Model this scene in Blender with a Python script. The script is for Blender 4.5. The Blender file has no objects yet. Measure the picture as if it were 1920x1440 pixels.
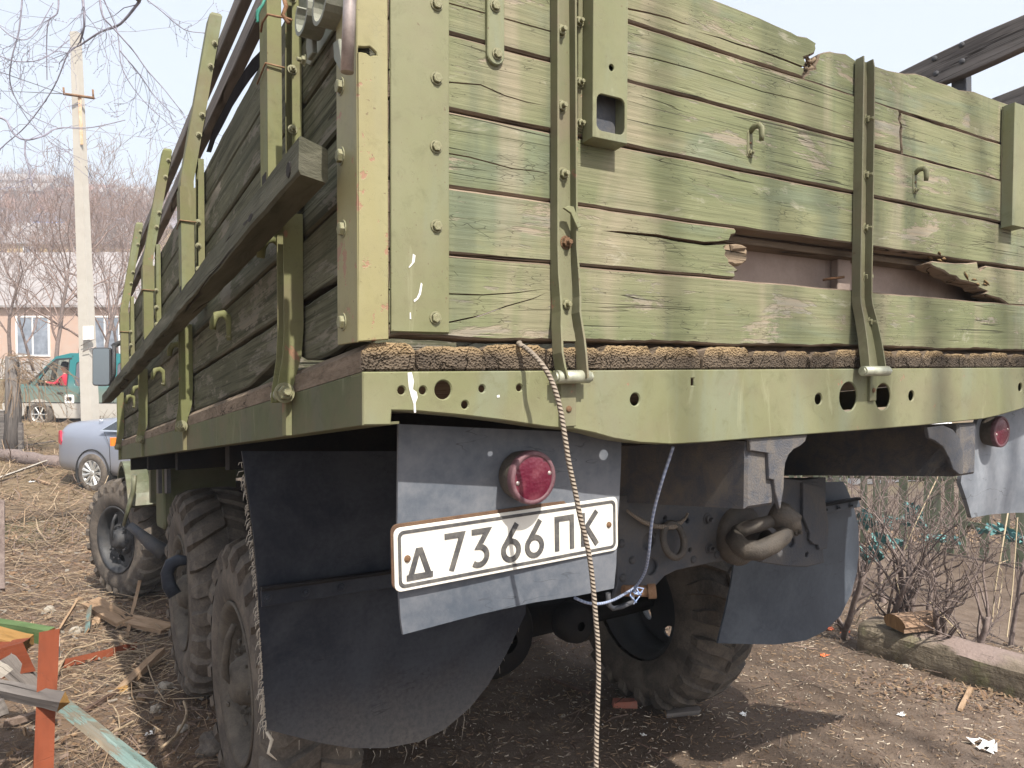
import bpy, bmesh, math, random
import numpy as np
from mathutils import Vector, Matrix, noise as mnoise
from mathutils.geometry import tessellate_polygon
PI=math.pi
# ---------------------------------------------------------------- camera, sky, sun, exposure
YAW,PIT,ROL,FP,PHI=0.5627,-0.03175,0.0025,1391.95,0.12611
CAM=np.array([-0.3988,-1.0463,0.0173])
FW=np.array([math.sin(YAW)*math.cos(PIT),math.cos(YAW)*math.cos(PIT),math.sin(PIT)])
_r0=np.array([math.cos(YAW),-math.sin(YAW),0.]);_u0=np.cross(_r0,FW)
RT=math.cos(ROL)*_r0+math.sin(ROL)*_u0;UP=-math.sin(ROL)*_r0+math.cos(ROL)*_u0
CP,SP=math.cos(PHI),math.sin(PHI)
scene=bpy.context.scene
col=scene.collection
cd=bpy.data.cameras.new('camera');cam=bpy.data.objects.new('camera',cd);col.objects.link(cam)
cam.matrix_world=Matrix(((RT[0],UP[0],-FW[0],CAM[0]),(RT[1],UP[1],-FW[1],CAM[1]),(RT[2],UP[2],-FW[2],CAM[2]),(0,0,0,1)))
cd.sensor_width=36;cd.lens=36*FP/1920;cd.clip_start=.05;cd.clip_end=3000
scene.camera=cam
SUND=Vector((.03,1,-1.24)).normalized()      # direction the sunlight travels
sun_el=math.asin(-SUND.z);sun_az=math.atan2(-SUND.x,-SUND.y)
w=bpy.data.worlds.new('World');scene.world=w;w.use_nodes=True
nt=w.node_tree;bg=nt.nodes['Background'];sk=nt.nodes.new('ShaderNodeTexSky')
sk.sky_type='NISHITA';sk.sun_disc=False;sk.sun_elevation=sun_el;sk.sun_rotation=sun_az
sk.dust_density=4.0;sk.air_density=1.0;sk.ozone_density=1.0
mx=nt.nodes.new('ShaderNodeMix');mx.data_type='RGBA';mx.inputs[0].default_value=.55      # milky veil of thin high cloud over the whole sky
nt.links.new(sk.outputs[0],mx.inputs[6]);mx.inputs[7].default_value=(3.35,3.36,3.45,1);nt.links.new(mx.outputs[2],bg.inputs[0]);bg.inputs[1].default_value=.15
sl=bpy.data.lights.new('sun','SUN');sl.energy=4.5;sl.angle=math.radians(.6);sl.color=(1,.94,.85)
so=bpy.data.objects.new('sun',sl);col.objects.link(so);so.rotation_euler=SUND.to_track_quat('-Z','Y').to_euler()
so.location=(0,0,30)
vs=scene.view_settings;vs.view_transform='Standard';vs.look='None';vs.gamma=1;vs.use_curve_mapping=False
vs.exposure=1.15
scene.cycles.max_bounces=8;scene.cycles.transparent_max_bounces=16
# ---------------------------------------------------------------- coordinates
# truck frame: x right along the rear sill, y forward, z up from the sill's top edge; the truck stands nose down on a slope
def T(p): return np.array([p[0],p[1]*CP,p[2]-p[1]*SP])
def _ray(px,py): return FW+RT*(px-960)/FP+UP*(720-py)/FP
def RY(px,py,y=0.):
    d=_ray(px,py);t=(y*CP-CAM[1])/d[1];P=CAM+t*d;return (P[0],P[2]+y*SP)
def LX(px,py,x=0.):
    d=_ray(px,py);t=(x-CAM[0])/d[0];P=CAM+t*d;y=P[1]/CP;return (y,P[2]+y*SP)
def at(px,py,D): return CAM+_ray(px,py)*D
_gy=[-400,-5,0,2,3.2,5,6.2,9,12.7,17,22,30,45,80,150,300,420]
_gz=[-1.7,-1.68,-1.68,-1.715,-1.745,-1.97,-2.09,-2.2,-2.11,-1.95,-1.62,-1.25,-.5,6,26,57,64]
def ghump(x,y):
    return .03*mnoise.noise(Vector((x*.7,y*.7,3)))+.012*mnoise.noise(Vector((x*3.1,y*3.1,7)))
def gz(x,y):
    k=y+max(0,abs(x-1)-6)*.15 if y>0 else y
    z=float(np.interp(k,_gy,_gz))
    if x>3: z-=min(.35,(x-3)*.09)*max(0,1-max(0,(y-14))/20)
    far=min(1,max(0,(abs(x)+abs(y)-25)/40))
    return z+ghump(x,y)*(1-far)+far*(3*mnoise.noise(Vector((x*.012,y*.012,1)))+.8*mnoise.noise(Vector((x*.05,y*.05,2))))
def onG(px,py,h=0.):
    d=_ray(px,py);t=1.
    for i in range(4000):
        P=CAM+d*t
        if P[2]<=gz(P[0],P[1])+h: break
        t*=1.004
    return np.array([P[0],P[1],gz(P[0],P[1])])
# ---------------------------------------------------------------- node helpers
class NT:
    def __init__(s,name,disp=False):
        s.m=bpy.data.materials.new(name);s.m.use_nodes=True;s.t=s.m.node_tree;s.n=s.t.nodes
        s.b=s.n['Principled BSDF']
    def new(s,k,**kw):
        n=s.n.new(k)
        for a,v in kw.items(): setattr(n,a,v)
        return n
    def put(s,inp,v):
        if hasattr(v,'is_output'): s.t.links.new(v,inp)
        elif isinstance(v,(tuple,list)): inp.default_value=(*v,1) if len(v)==3 and inp.type=='RGBA' else v
        else: inp.default_value=v
    def lc(s,rand=True):
        a=s.new('ShaderNodeAttribute',attribute_name='lc').outputs['Vector']
        if not rand: return a
        oi=s.new('ShaderNodeObjectInfo').outputs['Random']
        mu=s.math('MULTIPLY',oi,37.);c=s.new('ShaderNodeCombineXYZ');s.put(c.inputs[0],mu);s.put(c.inputs[1],s.math('MULTIPLY',oi,91.));s.put(c.inputs[2],s.math('MULTIPLY',oi,53.))
        v=s.new('ShaderNodeVectorMath',operation='ADD');s.put(v.inputs[0],a);s.put(v.inputs[1],c.outputs[0]);return v.outputs[0]
    def obj(s): return s.new('ShaderNodeTexCoord').outputs['Object']
    def pos(s): return s.new('ShaderNodeNewGeometry').outputs['Position']
    def map(s,v,sc,loc=(0,0,0),rot=(0,0,0)):
        m=s.new('ShaderNodeMapping');s.put(m.inputs['Vector'],v);m.inputs['Scale'].default_value=sc if isinstance(sc,(tuple,list)) else (sc,)*3
        m.inputs['Location'].default_value=loc;m.inputs['Rotation'].default_value=rot;return m.outputs[0]
    def noise(s,v,sc=1.,det=4,ro=.55,dist=0.,col=False):
        n=s.new('ShaderNodeTexNoise');s.put(n.inputs['Vector'],s.map(v,sc) if isinstance(sc,(tuple,list)) else v)
        n.inputs['Scale'].default_value=1 if isinstance(sc,(tuple,list)) else sc
        n.inputs['Detail'].default_value=det;n.inputs['Roughness'].default_value=ro;n.inputs['Distortion'].default_value=dist
        return n.outputs['Color' if col else 'Fac']
    def vor(s,v,sc,feat='F1',out='Distance',rnd=1.):
        n=s.new('ShaderNodeTexVoronoi',feature=feat);s.put(n.inputs['Vector'],s.map(v,sc) if isinstance(sc,(tuple,list)) else v)
        n.inputs['Scale'].default_value=1 if isinstance(sc,(tuple,list)) else sc;n.inputs['Randomness'].default_value=rnd
        return n.outputs[out]
    def math(s,op,a,b=0.,c=0.,clamp=False):
        n=s.new('ShaderNodeMath',operation=op,use_clamp=clamp);s.put(n.inputs[0],a);s.put(n.inputs[1],b);s.put(n.inputs[2],c);return n.outputs[0]
    def ramp(s,f,lo,hi,a=0.,b=1.):
        n=s.new('ShaderNodeMapRange',interpolation_type='SMOOTHSTEP');s.put(n.inputs[0],f);n.inputs[1].default_value=lo;n.inputs[2].default_value=hi
        n.inputs[3].default_value=a;n.inputs[4].default_value=b;return n.outputs[0]
    def mix(s,f,a,b,mode='MIX'):
        n=s.new('ShaderNodeMix',data_type='RGBA',blend_type=mode);s.put(n.inputs['Factor'],f);s.put(n.inputs[6],a);s.put(n.inputs[7],b);return n.outputs[2]
    def bump(s,h,st=.5,d=.002,nrm=None):
        n=s.new('ShaderNodeBump');s.put(n.inputs['Height'],h);n.inputs['Strength'].default_value=st;n.inputs['Distance'].default_value=d
        if nrm: s.put(n.inputs['Normal'],nrm)
        return n.outputs[0]
    def out(s,c,r=.6,nrm=None,metal=0.,spec=.5,**kw):
        s.put(s.b.inputs['Base Color'],c);s.put(s.b.inputs['Roughness'],r);s.put(s.b.inputs['Metallic'],metal);s.put(s.b.inputs['Specular IOR Level'],spec)
        if nrm: s.put(s.b.inputs['Normal'],nrm)
        for k,v in kw.items(): s.put(s.b.inputs[k.replace('_',' ')],v)
        return s.m
def sep(s,v):
    n=s.new('ShaderNodeSeparateXYZ');s.put(n.inputs[0],v);return n.outputs
def painted_wood(name,g1,g2,bare,peel,streak=0.,grey=(.2,.19,.16),dark=(.03,.025,.02),fine=1.,spec=.2,grain=0.):
    s=NT(name);v=s.lc();vg=s.lc(False);wh_=1
    n1=s.noise(v,(1.6,1,7),5,.6)
    c=s.mix(s.ramp(n1,.35,.68),g1,g2)
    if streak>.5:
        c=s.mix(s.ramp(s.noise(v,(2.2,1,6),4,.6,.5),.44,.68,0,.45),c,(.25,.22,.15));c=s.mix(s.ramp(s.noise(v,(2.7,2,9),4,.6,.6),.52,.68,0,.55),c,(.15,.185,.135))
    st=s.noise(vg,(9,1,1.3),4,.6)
    c=s.mix(s.ramp(st,.52,.72,0,.55*streak),c,(.095,.115,.08))  # darker vertical streaks: soft tree shadows painted into the plank colour
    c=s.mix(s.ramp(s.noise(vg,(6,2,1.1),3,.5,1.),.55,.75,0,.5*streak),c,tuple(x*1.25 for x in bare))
    gr=s.noise(v,(5,20,200),5,.7,.15)                      # fine fibre
    gr2=s.noise(v,(2.,6,60),4,.65,.5)
    if grain: c=s.mix(s.math('MULTIPLY',s.ramp(s.noise(v,(1.6,6,75),5,.7,.3),.48,.62),grain),c,tuple(x*.38 for x in g1));c=s.mix(s.math('MULTIPLY',s.ramp(s.noise(v,(2.,5,55),4,.7,.3),.55,.7),grain*.8),c,tuple(x*1.5 for x in g2))
    knot=s.vor(s.map(v,(3.2,1,11)),1.)
    pn=s.math('ADD',s.math('MULTIPLY',s.noise(v,(4,3,12),6,.7,.5),.75),s.math('MULTIPLY',gr,.25))
    pm=s.ramp(pn,peel,peel+.05)
    bc=s.mix(s.ramp(gr2,.35,.7),bare,grey)
    bc=s.mix(s.ramp(s.noise(v,(3,2,9),2),.6,.72),bc,tuple(min(1,x*1.5) for x in bare))
    c=s.mix(s.math('MULTIPLY',s.ramp(gr,.3,.72,.0,1.),.4),c,tuple(x*.4 for x in g1))
    c=s.mix(s.math('MULTIPLY',s.ramp(s.noise(v,(2.5,4,300),3,.6,.1),.52,.72),.45),c,tuple(x*.5 for x in g1))
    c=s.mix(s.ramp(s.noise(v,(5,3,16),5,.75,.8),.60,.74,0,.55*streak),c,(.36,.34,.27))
    c=s.mix(s.math('MULTIPLY',pm,.85),c,bc)
    # dark edges of flaking paint
    fl=s.vor(s.map(v,(30,10,170)),1.,'DISTANCE_TO_EDGE')
    fm=s.math('MULTIPLY',s.ramp(fl,.04,.0),s.ramp(s.noise(v,(9,3,26),4,.7),.53,.62))
    c=s.mix(s.math('MULTIPLY',fm,.6*fine),c,dark)
    # long splits along the grain
    ck=s.math('ABSOLUTE',s.math('SUBTRACT',s.noise(v,(.55,2,34),2,.5,.25),.5))
    cm=s.math('MULTIPLY',s.ramp(ck,.009,.002),s.ramp(s.noise(v,(2.3,1,8),2),.48,.6))
    c=s.mix(s.math('MULTIPLY',cm,.7),c,dark)
    kd=s.ramp(knot,.13,.05);c=s.mix(s.math('MULTIPLY',kd,.35),c,tuple(x*.6 for x in bare))
    spk=s.ramp(s.noise(v,(90,50,160),2,.5),.69,.76);c=s.mix(s.math('MULTIPLY',spk,.5*fine),c,dark)
    h=s.math('ADD',s.math('MULTIPLY',gr,.5),s.math('MULTIPLY',gr2,.9))
    h=s.math('SUBTRACT',h,s.math('MULTIPLY',cm,2.2));h=s.math('SUBTRACT',h,s.math('MULTIPLY',pm,.45));h=s.math('SUBTRACT',h,s.math('MULTIPLY',fm,.5))
    return s.out(c,s.ramp(n1,.2,.8,.65,.9),s.bump(h,.75,.0022),spec=spec)
def raw_wood(name,a,b,dark=(.03,.025,.02),sc=1.,bst=.9):
    s=NT(name);v=s.lc()
    gr=s.noise(v,(5*sc,30*sc,140*sc),5,.7,.5);g2=s.noise(v,(1.3*sc,5*sc,16*sc),4,.6,1.)
    c=s.mix(s.ramp(g2,.3,.7),a,b);c=s.mix(s.ramp(gr,.45,.75,0,.55),c,tuple(x*.4 for x in a))
    ck=s.math('ABSOLUTE',s.math('SUBTRACT',s.noise(v,(.6*sc,8*sc,30*sc),2,.5,.3),.5))
    cm=s.math('MULTIPLY',s.ramp(ck,.014,.003),s.ramp(s.noise(v,(2.3*sc,3,8*sc),2),.42,.55))
    c=s.mix(s.math('MULTIPLY',cm,.9),c,dark)
    h=s.math('SUBTRACT',s.math('ADD',gr,g2),s.math('MULTIPLY',cm,2.))
    return s.out(c,.9,s.bump(h,bst,.003),spec=.08)
def painted_metal(name,c1,c2,rust=.5,dirt=.3,rough=.45,chip=1.,spec=.4,primer=(.27,.135,.09),blot=(.17,.19,.13)):
    s=NT(name);v=s.lc(False)
    n=s.noise(v,(3.5,3.5,2.2),5,.6,.4);c=s.mix(s.ramp(n,.35,.68),c1,c2)
    c=s.mix(s.ramp(s.noise(v,(7,7,1.6),4,.6,.6),.5,.68,0,.65),c,blot);c=s.mix(s.ramp(s.noise(v,26.,5,.75,.5),.5,.72,0,.5),c,tuple(x*.72 for x in c1));c=s.mix(s.ramp(s.noise(v,(18,18,4),5,.7,1.),.6,.72,0,.45),c,tuple(min(1,x*1.3+.03) for x in c2))
    fl=s.noise(v,14.,6,.7,.3);cr=s.vor(v,130.,'DISTANCE_TO_EDGE')
    chm=s.math('MULTIPLY',s.ramp(cr,.035,.0),s.ramp(s.noise(v,17.,5,.75),.55,.62));c=s.mix(s.math('MULTIPLY',chm,.75*chip),c,(.07,.06,.035))
    rm=s.ramp(fl,.72-.16*rust,.745-.16*rust);c=s.mix(s.math('MULTIPLY',rm,.8),c,primer)
    r2=s.noise(v,(30,30,9),5,.7);c=s.mix(s.ramp(r2,.68,.82,0,.8*rust),c,(.3,.13,.04))
    dd=s.noise(v,(3.5,3.5,6),6,.7);c=s.mix(s.ramp(dd,.42,.72,0,dirt*1.5),c,(.15,.12,.08))
    sp=s.ramp(s.noise(v,120.,2),.7,.76);c=s.mix(s.math('MULTIPLY',sp,.6),c,(.09,.05,.03))
    h=s.math('SUBTRACT',s.math('ADD',s.math('MULTIPLY',s.noise(v,60.,4,.6),.25),s.noise(v,6.,3)),s.math('ADD',s.math('MULTIPLY',rm,.35),s.math('MULTIPLY',chm,.3)))
    return s.out(c,s.ramp(n,.3,.7,rough,rough+.2),s.bump(h,.35,.003),spec=spec)
def dusty(name,base,dust,rough=.6,amt=.5,sc=1.,bmp=.3,scr=0.,spec=.4,metal=0.,low=0):
    s=NT(name);v=s.lc(False)
    n=s.noise(v,3.*sc,7,.65,.5);n2=s.noise(v,40.*sc,5,.7)
    f=s.math('ADD',s.math('MULTIPLY',n,.7),s.math('MULTIPLY',n2,.3))
    c=s.mix(s.ramp(f,.36,.66,0,amt),base,dust)
    if low:
        c=s.mix(s.math('MULTIPLY',s.ramp(s.math('ADD',sep(s,v)[2],s.math('MULTIPLY',n,.25)),-.55,-.95),s.ramp(n2,.2,.7,.35,.85)),c,(.14,.13,.12))  # paler toward the bottom: flung mud and the fall of light painted together
    if scr:
        a=s.math('ABSOLUTE',s.math('SUBTRACT',s.noise(s.map(v,(2.,2.,9.),(0,0,0),(0,.5,0)),1.,4,.6,.2),.5))
        m=s.math('MULTIPLY',s.ramp(a,.005,.001),s.ramp(s.noise(v,4.3,2),.5,.6));c=s.mix(s.math('MULTIPLY',m,scr),c,tuple(x*.25 for x in base))
        a=s.ramp(s.noise(v,(60,60,3),3,.6),.66,.8);c=s.mix(s.math('MULTIPLY',a,scr*.5),c,dust)
        a=s.ramp(s.noise(v,160.,2),.72,.78);c=s.mix(s.math('MULTIPLY',a,scr*.6),c,dust)
    h=s.math('ADD',n,s.math('MULTIPLY',n2,.5))
    return s.out(c,s.ramp(f,.35,.7,rough,min(1,rough+.3)),s.bump(h,bmp,.004),metal=metal,spec=spec)
def plain(name,c,rough=.5,metal=0.,var=.25,sc=20.,spec=.5,bmp=.1,**kw):
    s=NT(name);v=s.lc(False);n=s.noise(v,sc,5,.65)
    return s.out(s.mix(s.ramp(n,.3,.75),tuple(x*(1-var) for x in c),tuple(min(1,x*(1+var)) for x in c)),rough,s.bump(n,bmp,.002),metal,spec,**kw)
M={}
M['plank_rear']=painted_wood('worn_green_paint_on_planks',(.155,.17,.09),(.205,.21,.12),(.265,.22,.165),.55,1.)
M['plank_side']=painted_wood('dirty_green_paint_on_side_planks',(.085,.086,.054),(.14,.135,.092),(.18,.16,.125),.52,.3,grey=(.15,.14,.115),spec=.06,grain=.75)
M['bare_edge']=raw_wood('bare_brown_wood_edge',(.14,.11,.08),(.23,.18,.135),sc=1.6)
M['grey_wood']=raw_wood('weathered_grey_wood',(.10,.09,.085),(.2,.18,.165))
M['grey_wood_green']=raw_wood('weathered_greenish_wood',(.075,.076,.055),(.15,.145,.11))
M['end_grain']=None
s=NT('rotten_end_grain');v=s.lc()
n=s.noise(v,9.,4,.6);c=s.mix(s.ramp(n,.35,.65),(.07,.057,.045),(.12,.095,.07))
po=s.vor(v,260.);c=s.mix(s.ramp(po,.2,.45,.55,0),c,(.04,.03,.02))
cr=s.math('ABSOLUTE',s.math('SUBTRACT',s.noise(v,12.,3,.6,1.5),.5));cm=s.ramp(cr,.02,.004);c=s.mix(cm,c,(.02,.015,.01))
sz=sep(s,s.lc(False))[2];c=s.mix(s.ramp(s.math('ADD',sz,s.math('MULTIPLY',n,.02)),.032,.052,0,.8),c,(.3,.215,.12))
M['end_grain']=s.out(c,.95,s.bump(s.math('ADD',s.math('MULTIPLY',po,.8),s.math('SUBTRACT',s.noise(v,25.,5,.7),s.math('MULTIPLY',cm,.8))),1.,.006),spec=.1)
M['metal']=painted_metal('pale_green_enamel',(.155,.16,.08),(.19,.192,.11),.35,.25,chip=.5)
M['post_metal']=painted_metal('yellow_green_enamel_chipped',(.225,.205,.096),(.26,.238,.125),.95,.2,chip=.5,blot=(.22,.22,.13))
M['strap_metal']=painted_metal('olive_enamel_dusty',(.13,.135,.07),(.17,.168,.1),.5,.5,.55,chip=.6,blot=(.14,.135,.09))
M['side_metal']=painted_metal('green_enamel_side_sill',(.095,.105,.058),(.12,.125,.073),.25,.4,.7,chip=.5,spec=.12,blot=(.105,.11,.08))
M['stake_metal']=painted_metal('yellow_olive_enamel',(.135,.142,.062),(.17,.172,.085),.55,.4,.6,spec=.15)
M['frame']=dusty('dusty_black_chassis_paint',(.04,.047,.062),(.12,.108,.095),.5,.65,3.,.6,.3)
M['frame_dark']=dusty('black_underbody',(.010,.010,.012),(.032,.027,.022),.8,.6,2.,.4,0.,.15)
M['beam']=dusty('rough_tarred_beam',(.06,.066,.082),(.17,.145,.115),.6,.7,6.,1.,.3)
M['flap']=dusty('grey_blue_rubber_sheet',(.065,.08,.103),(.2,.205,.22),.42,.65,1.,.2,.5)
M['flap_dark']=dusty('black_rubber_sheet',(.009,.013,.023),(.045,.05,.06),.5,.8,1.8,.3,.4,.3,low=1)
M['tyre']=dusty('dusty_tyre_rubber',(.055,.047,.041),(.15,.125,.10),.8,.95,3.,.5,.0,.3)
M['rim']=dusty('mud_caked_rim',(.07,.06,.05),(.14,.12,.096),.75,.9,4.,1.2,.0,.3)
M['rim_dark']=dusty('oily_black_rim',(.02,.022,.026),(.07,.065,.06),.5,.5,4.,1.,.0,.5)
M['steel']=plain('bare_worn_steel',(.36,.31,.29),.42,.5,.3,30)
M['bolt']=painted_metal('green_bolt_paint',(.19,.19,.1),(.24,.23,.14),.6,.3)
M['rust']=dusty('rusty_iron',(.16,.08,.04),(.3,.2,.12),.85,.7,6.,.8)
M['black']=plain('flat_black',(.012,.012,.012),.8,0,.2)
M['glass_dark']=plain('dark_window_glass',(.03,.035,.04),.08,0,.1,3,.8,0)
s=NT('rusty_hook_cast');M['hook']=dusty('cast_iron_hook',(.045,.04,.036),(.115,.097,.077),.45,.8,7.,1.,.0,.5)
M['plate_white']=dusty('white_plate_enamel',(.66,.65,.6),(.42,.36,.27),.3,.22,3.,.1)
M['plate_black']=dusty('faded_black_plate_enamel',(.045,.045,.05),(.17,.16,.14),.5,.6,14.,.3)
s=NT('red_lens_glass');v=s.lc(False);n=s.noise(v,30.,4);c=s.mix(s.ramp(n,.35,.75),(.085,.006,.02),(.15,.04,.055))
hx=s.vor(v,150.,'F1');M['lens']=s.out(c,.28,s.bump(hx,.3,.002),spec=.5)
M['lens_rim']=dusty('faded_maroon_plastic',(.09,.035,.045),(.2,.12,.13),.5,.7,6.,.2)
M['ply']=dusty('pinkish_old_plywood',(.33,.26,.22),(.26,.2,.17),.85,.8,3.,.15,.35)
s=NT('hemp_rope');v=s.lc(False);ss=sep(s,v);wv=s.math('SINE',s.math('ADD',s.math('MULTIPLY',ss[0],900.),s.math('MULTIPLY',ss[1],1.)))
c=s.mix(s.ramp(wv,-1,1),(.235,.2,.163),(.265,.226,.184));M['rope']=s.out(c,.95,s.bump(wv,.8,.002),spec=.1)
s=NT('blue_white_twine');v=s.lc(False);ss=sep(s,v);wv=s.math('SINE',s.math('MULTIPLY',ss[0],500.))
M['twine']=s.out(s.mix(s.ramp(s.noise(v,(14,14,14),3),.4,.62),s.mix(s.ramp(wv,-1,1),(.12,.2,.42),(.33,.44,.66)),(.3,.29,.28)),.6,spec=.3)
M['flap_pale']=dusty('sunlit_grey_rubber',(.13,.15,.18),(.30,.315,.34),.5,.7,1.,.2,.5)  # paler copy of the flap rubber, sunlit gloss painted into its colour
s=NT('clear_car_glass');tb=s.new('ShaderNodeBsdfTransparent');gl=s.new('ShaderNodeBsdfGlossy');gl.inputs['Roughness'].default_value=.03;mxs=s.new('ShaderNodeMixShader');mxs.inputs[0].default_value=.14
tb.inputs[0].default_value=(.8,.86,.85,1);s.t.links.new(tb.outputs[0],mxs.inputs[1]);s.t.links.new(gl.outputs[0],mxs.inputs[2]);s.t.links.new(mxs.outputs[0],s.n['Material Output'].inputs[0]);M['clear_glass']=s.m
M['flap_right']=dusty('dark_blue_grey_rubber',(.035,.045,.062),(.105,.12,.14),.45,.65,1.2,.2,.4)
M['old_rust']=dusty('dark_rust',(.08,.045,.03),(.16,.1,.06),.9,.7,8.,.5)
# ---------------------------------------------------------------- geometry helpers
WL={}
def vnorm(v): v=np.array(v,float);return v/np.linalg.norm(v)
def frame_of(d):
    d=vnorm(d);a=np.array([0,0,1.]) if abs(d[2])<.9 else np.array([1.,0,0]);u=vnorm(np.cross(a,d));return u,np.cross(d,u)
class MB:
    def __init__(s): s.v=[];s.f=[];s.mi=[];s.lc=[];s.sm=[]
    def add(s,vs,fs,mi=0,lc=None,sm=False):
        o=len(s.v);s.v+=[tuple(p) for p in vs];s.lc+=[tuple(p) for p in (lc if lc is not None else vs)]
        for f in fs: s.f.append(tuple(i+o for i in f));s.mi.append(mi);s.sm.append(sm)
        return s
    def box(s,a,b,mi=0,tr=None,ax=None,j=0.,rnd=None):
        (x0,y0,z0),(x1,y1,z1)=a,b
        P=[(x,y,z) for x in (x0,x1) for y in (y0,y1) for z in (z0,z1)]
        if j: P=[tuple(c+(rnd or random).uniform(-j,j) for c in p) for p in P]
        F=[(0,1,3,2),(4,6,7,5),(0,4,5,1),(2,3,7,6),(0,2,6,4),(1,5,7,3)]
        L=[tuple(p[i] for i in ax) for p in P] if ax else P
        s.add([tr(p) for p in P] if tr else P,F,mi,L);return s
    def tube(s,pts,r,seg=8,mi=0,cap=True,sm=True,tw=0.,r2=None,jit=0.,rnd=None):
        pts=[np.array(p,float) for p in pts];n=len(pts);R=r if hasattr(r,'__len__') else [r]*n
        vs=[];lc=[];L=0;u=None
        for i,p in enumerate(pts):
            d=pts[min(i+1,n-1)]-pts[max(i-1,0)]
            if i: L+=np.linalg.norm(p-pts[i-1])
            if u is None: u,w_=frame_of(d)
            else:
                d=vnorm(d);u=u-d*(u@d);u=vnorm(u);w_=np.cross(d,u)
            for k in range(seg):
                a=2*PI*k/seg;rr=R[i]*(1+(rnd or random).uniform(-jit,jit) if jit else 1)
                vs.append(p+(u*math.cos(a)+w_*math.sin(a)*(r2 or 1))*rr);lc.append((L,a*2 if tw else R[i]*math.cos(a),R[i]*math.sin(a)))
        fs=[(i*seg+k,i*seg+(k+1)%seg,(i+1)*seg+(k+1)%seg,(i+1)*seg+k) for i in range(n-1) for k in range(seg)]
        s.add(vs,fs,mi,lc,sm)
        if cap:
            o=len(s.v)-n*seg
            for ring,rev in ((0,1),(n-1,0)):
                f=[o+ring*seg+k for k in range(seg)];s.f.append(tuple(f[::-1] if rev else f));s.mi.append(mi);s.sm.append(False)
        return s
    def lathe(s,prof,c,ax,seg=32,mi=0,sm=True,up=None,a0=0.,a1=2*PI,lc0=None):
        # prof: (distance along ax, radius)
        ax=vnorm(ax);u,w_=frame_of(ax);c=np.array(c,float);full=abs(a1-a0-2*PI)<1e-6;m=seg if full else seg+1
        vs=[];lc=[]
        for (h,r) in prof:
            for k in range(m):
                a=a0+(a1-a0)*k/seg;p=(u*math.cos(a)+w_*math.sin(a))*r+ax*h;vs.append(c+p);lc.append(p if lc0 is None else p+lc0)
        fs=[]
        for i in range(len(prof)-1):
            for k in range(seg):
                k2=(k+1)%m;fs.append((i*m+k,i*m+k2,(i+1)*m+k2,(i+1)*m+k))
        return s.add(vs,fs,mi,lc,sm)
    def prism(s,outer,mp,d0,d1,bev=.002,holes=(),mi=(0,1,1),lcf=None,back=True):
        # outline in (u,v) extruded from depth d0 (front) to d1; chamfered front edge; mi = front, chamfer, wall
        loops=[list(outer)]+[list(h) for h in holes]
        bv={(p[0],p[1]):p[2] for L in loops for p in L if len(p)>2};loops=[[(p[0],p[1]) for p in L] for L in loops]
        def area(L): return sum(L[i][0]*L[(i+1)%len(L)][1]-L[(i+1)%len(L)][0]*L[i][1] for i in range(len(L)))/2
        if area(loops[0])<0: loops[0].reverse()
        for i in range(1,len(loops)):
            if area(loops[i])>0: loops[i].reverse()
        ins=[]
        for L in loops:
            n=len(L);o=[]
            for i in range(n):
                a=np.array(L[i-1]);b=np.array(L[i]);c=np.array(L[(i+1)%n])
                e1=b-a;e2=c-b;l1=np.linalg.norm(e1)+1e-9;l2=np.linalg.norm(e2)+1e-9
                n1=np.array([-e1[1],e1[0]])/l1;n2=np.array([-e2[1],e2[0]])/l2
                m=n1+n2;q=np.linalg.norm(m)
                m=m/q if q>.3 else n1
                k=min(1.6,1/max(.5,float(m@n1)));o.append(tuple(b+m*bv.get(tuple(L[i]),bev)*k))
            ins.append(o)
        fl=[p for L in ins for p in L];raw=[p for L in loops for p in L];N=len(fl)
        tri=tessellate_polygon([[Vector((p[0],p[1],0)) for p in L] for L in ins])
        vs=[mp(u,v,d0) for u,v in fl]+[mp(u,v,d0+bev) for u,v in raw]+[mp(u,v,d1) for u,v in raw]
        lf=lcf or (lambda u,v,d:(u,d,v))
        lc=[lf(u,v,d0) for u,v in fl]+[lf(u,v,d0+bev) for u,v in raw]+[lf(u,v,d1) for u,v in raw]
        o=len(s.v);s.v+=[tuple(p) for p in vs];s.lc+=[tuple(p) for p in lc]
        def F(f,m): s.f.append(tuple(i+o for i in f));s.mi.append(m);s.sm.append(False)
        for t in tri:
            F(t,mi[0])
            if back: F(tuple(i+2*N for i in t[::-1]),mi[2])
        k=0
        for L in loops:
            n=len(L)
            for i in range(n):
                a,b=k+i,k+(i+1)%n
                F((a,a+N,b+N,b),mi[1]);F((a+N,a+2*N,b+2*N,b+N),mi[2])
            k+=n
        return s
    def mesh(s,name,mats,fix=True):
        P=np.array(s.v,float);c=P.mean(0) if len(P) else np.zeros(3)
        me=bpy.data.meshes.new(name);me.from_pydata((P-c).tolist(),[],s.f)
        at_=me.attributes.new('lc','FLOAT_VECTOR','POINT');at_.data.foreach_set('vector',np.array(s.lc,float).ravel())
        for m in mats: me.materials.append(M[m] if isinstance(m,str) else m)
        me.polygons.foreach_set('material_index',s.mi);me.polygons.foreach_set('use_smooth',s.sm)
        if fix:
            b=bmesh.new();b.from_mesh(me);bmesh.ops.recalc_face_normals(b,faces=b.faces);b.to_mesh(me);b.free()
        me.update();return me,c
    def obj(s,name,parent=None,mats=('metal',),fix=True,**tags):
        me,c=s.mesh(name,mats,fix);return link(name,me,c,parent,**tags)
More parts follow.
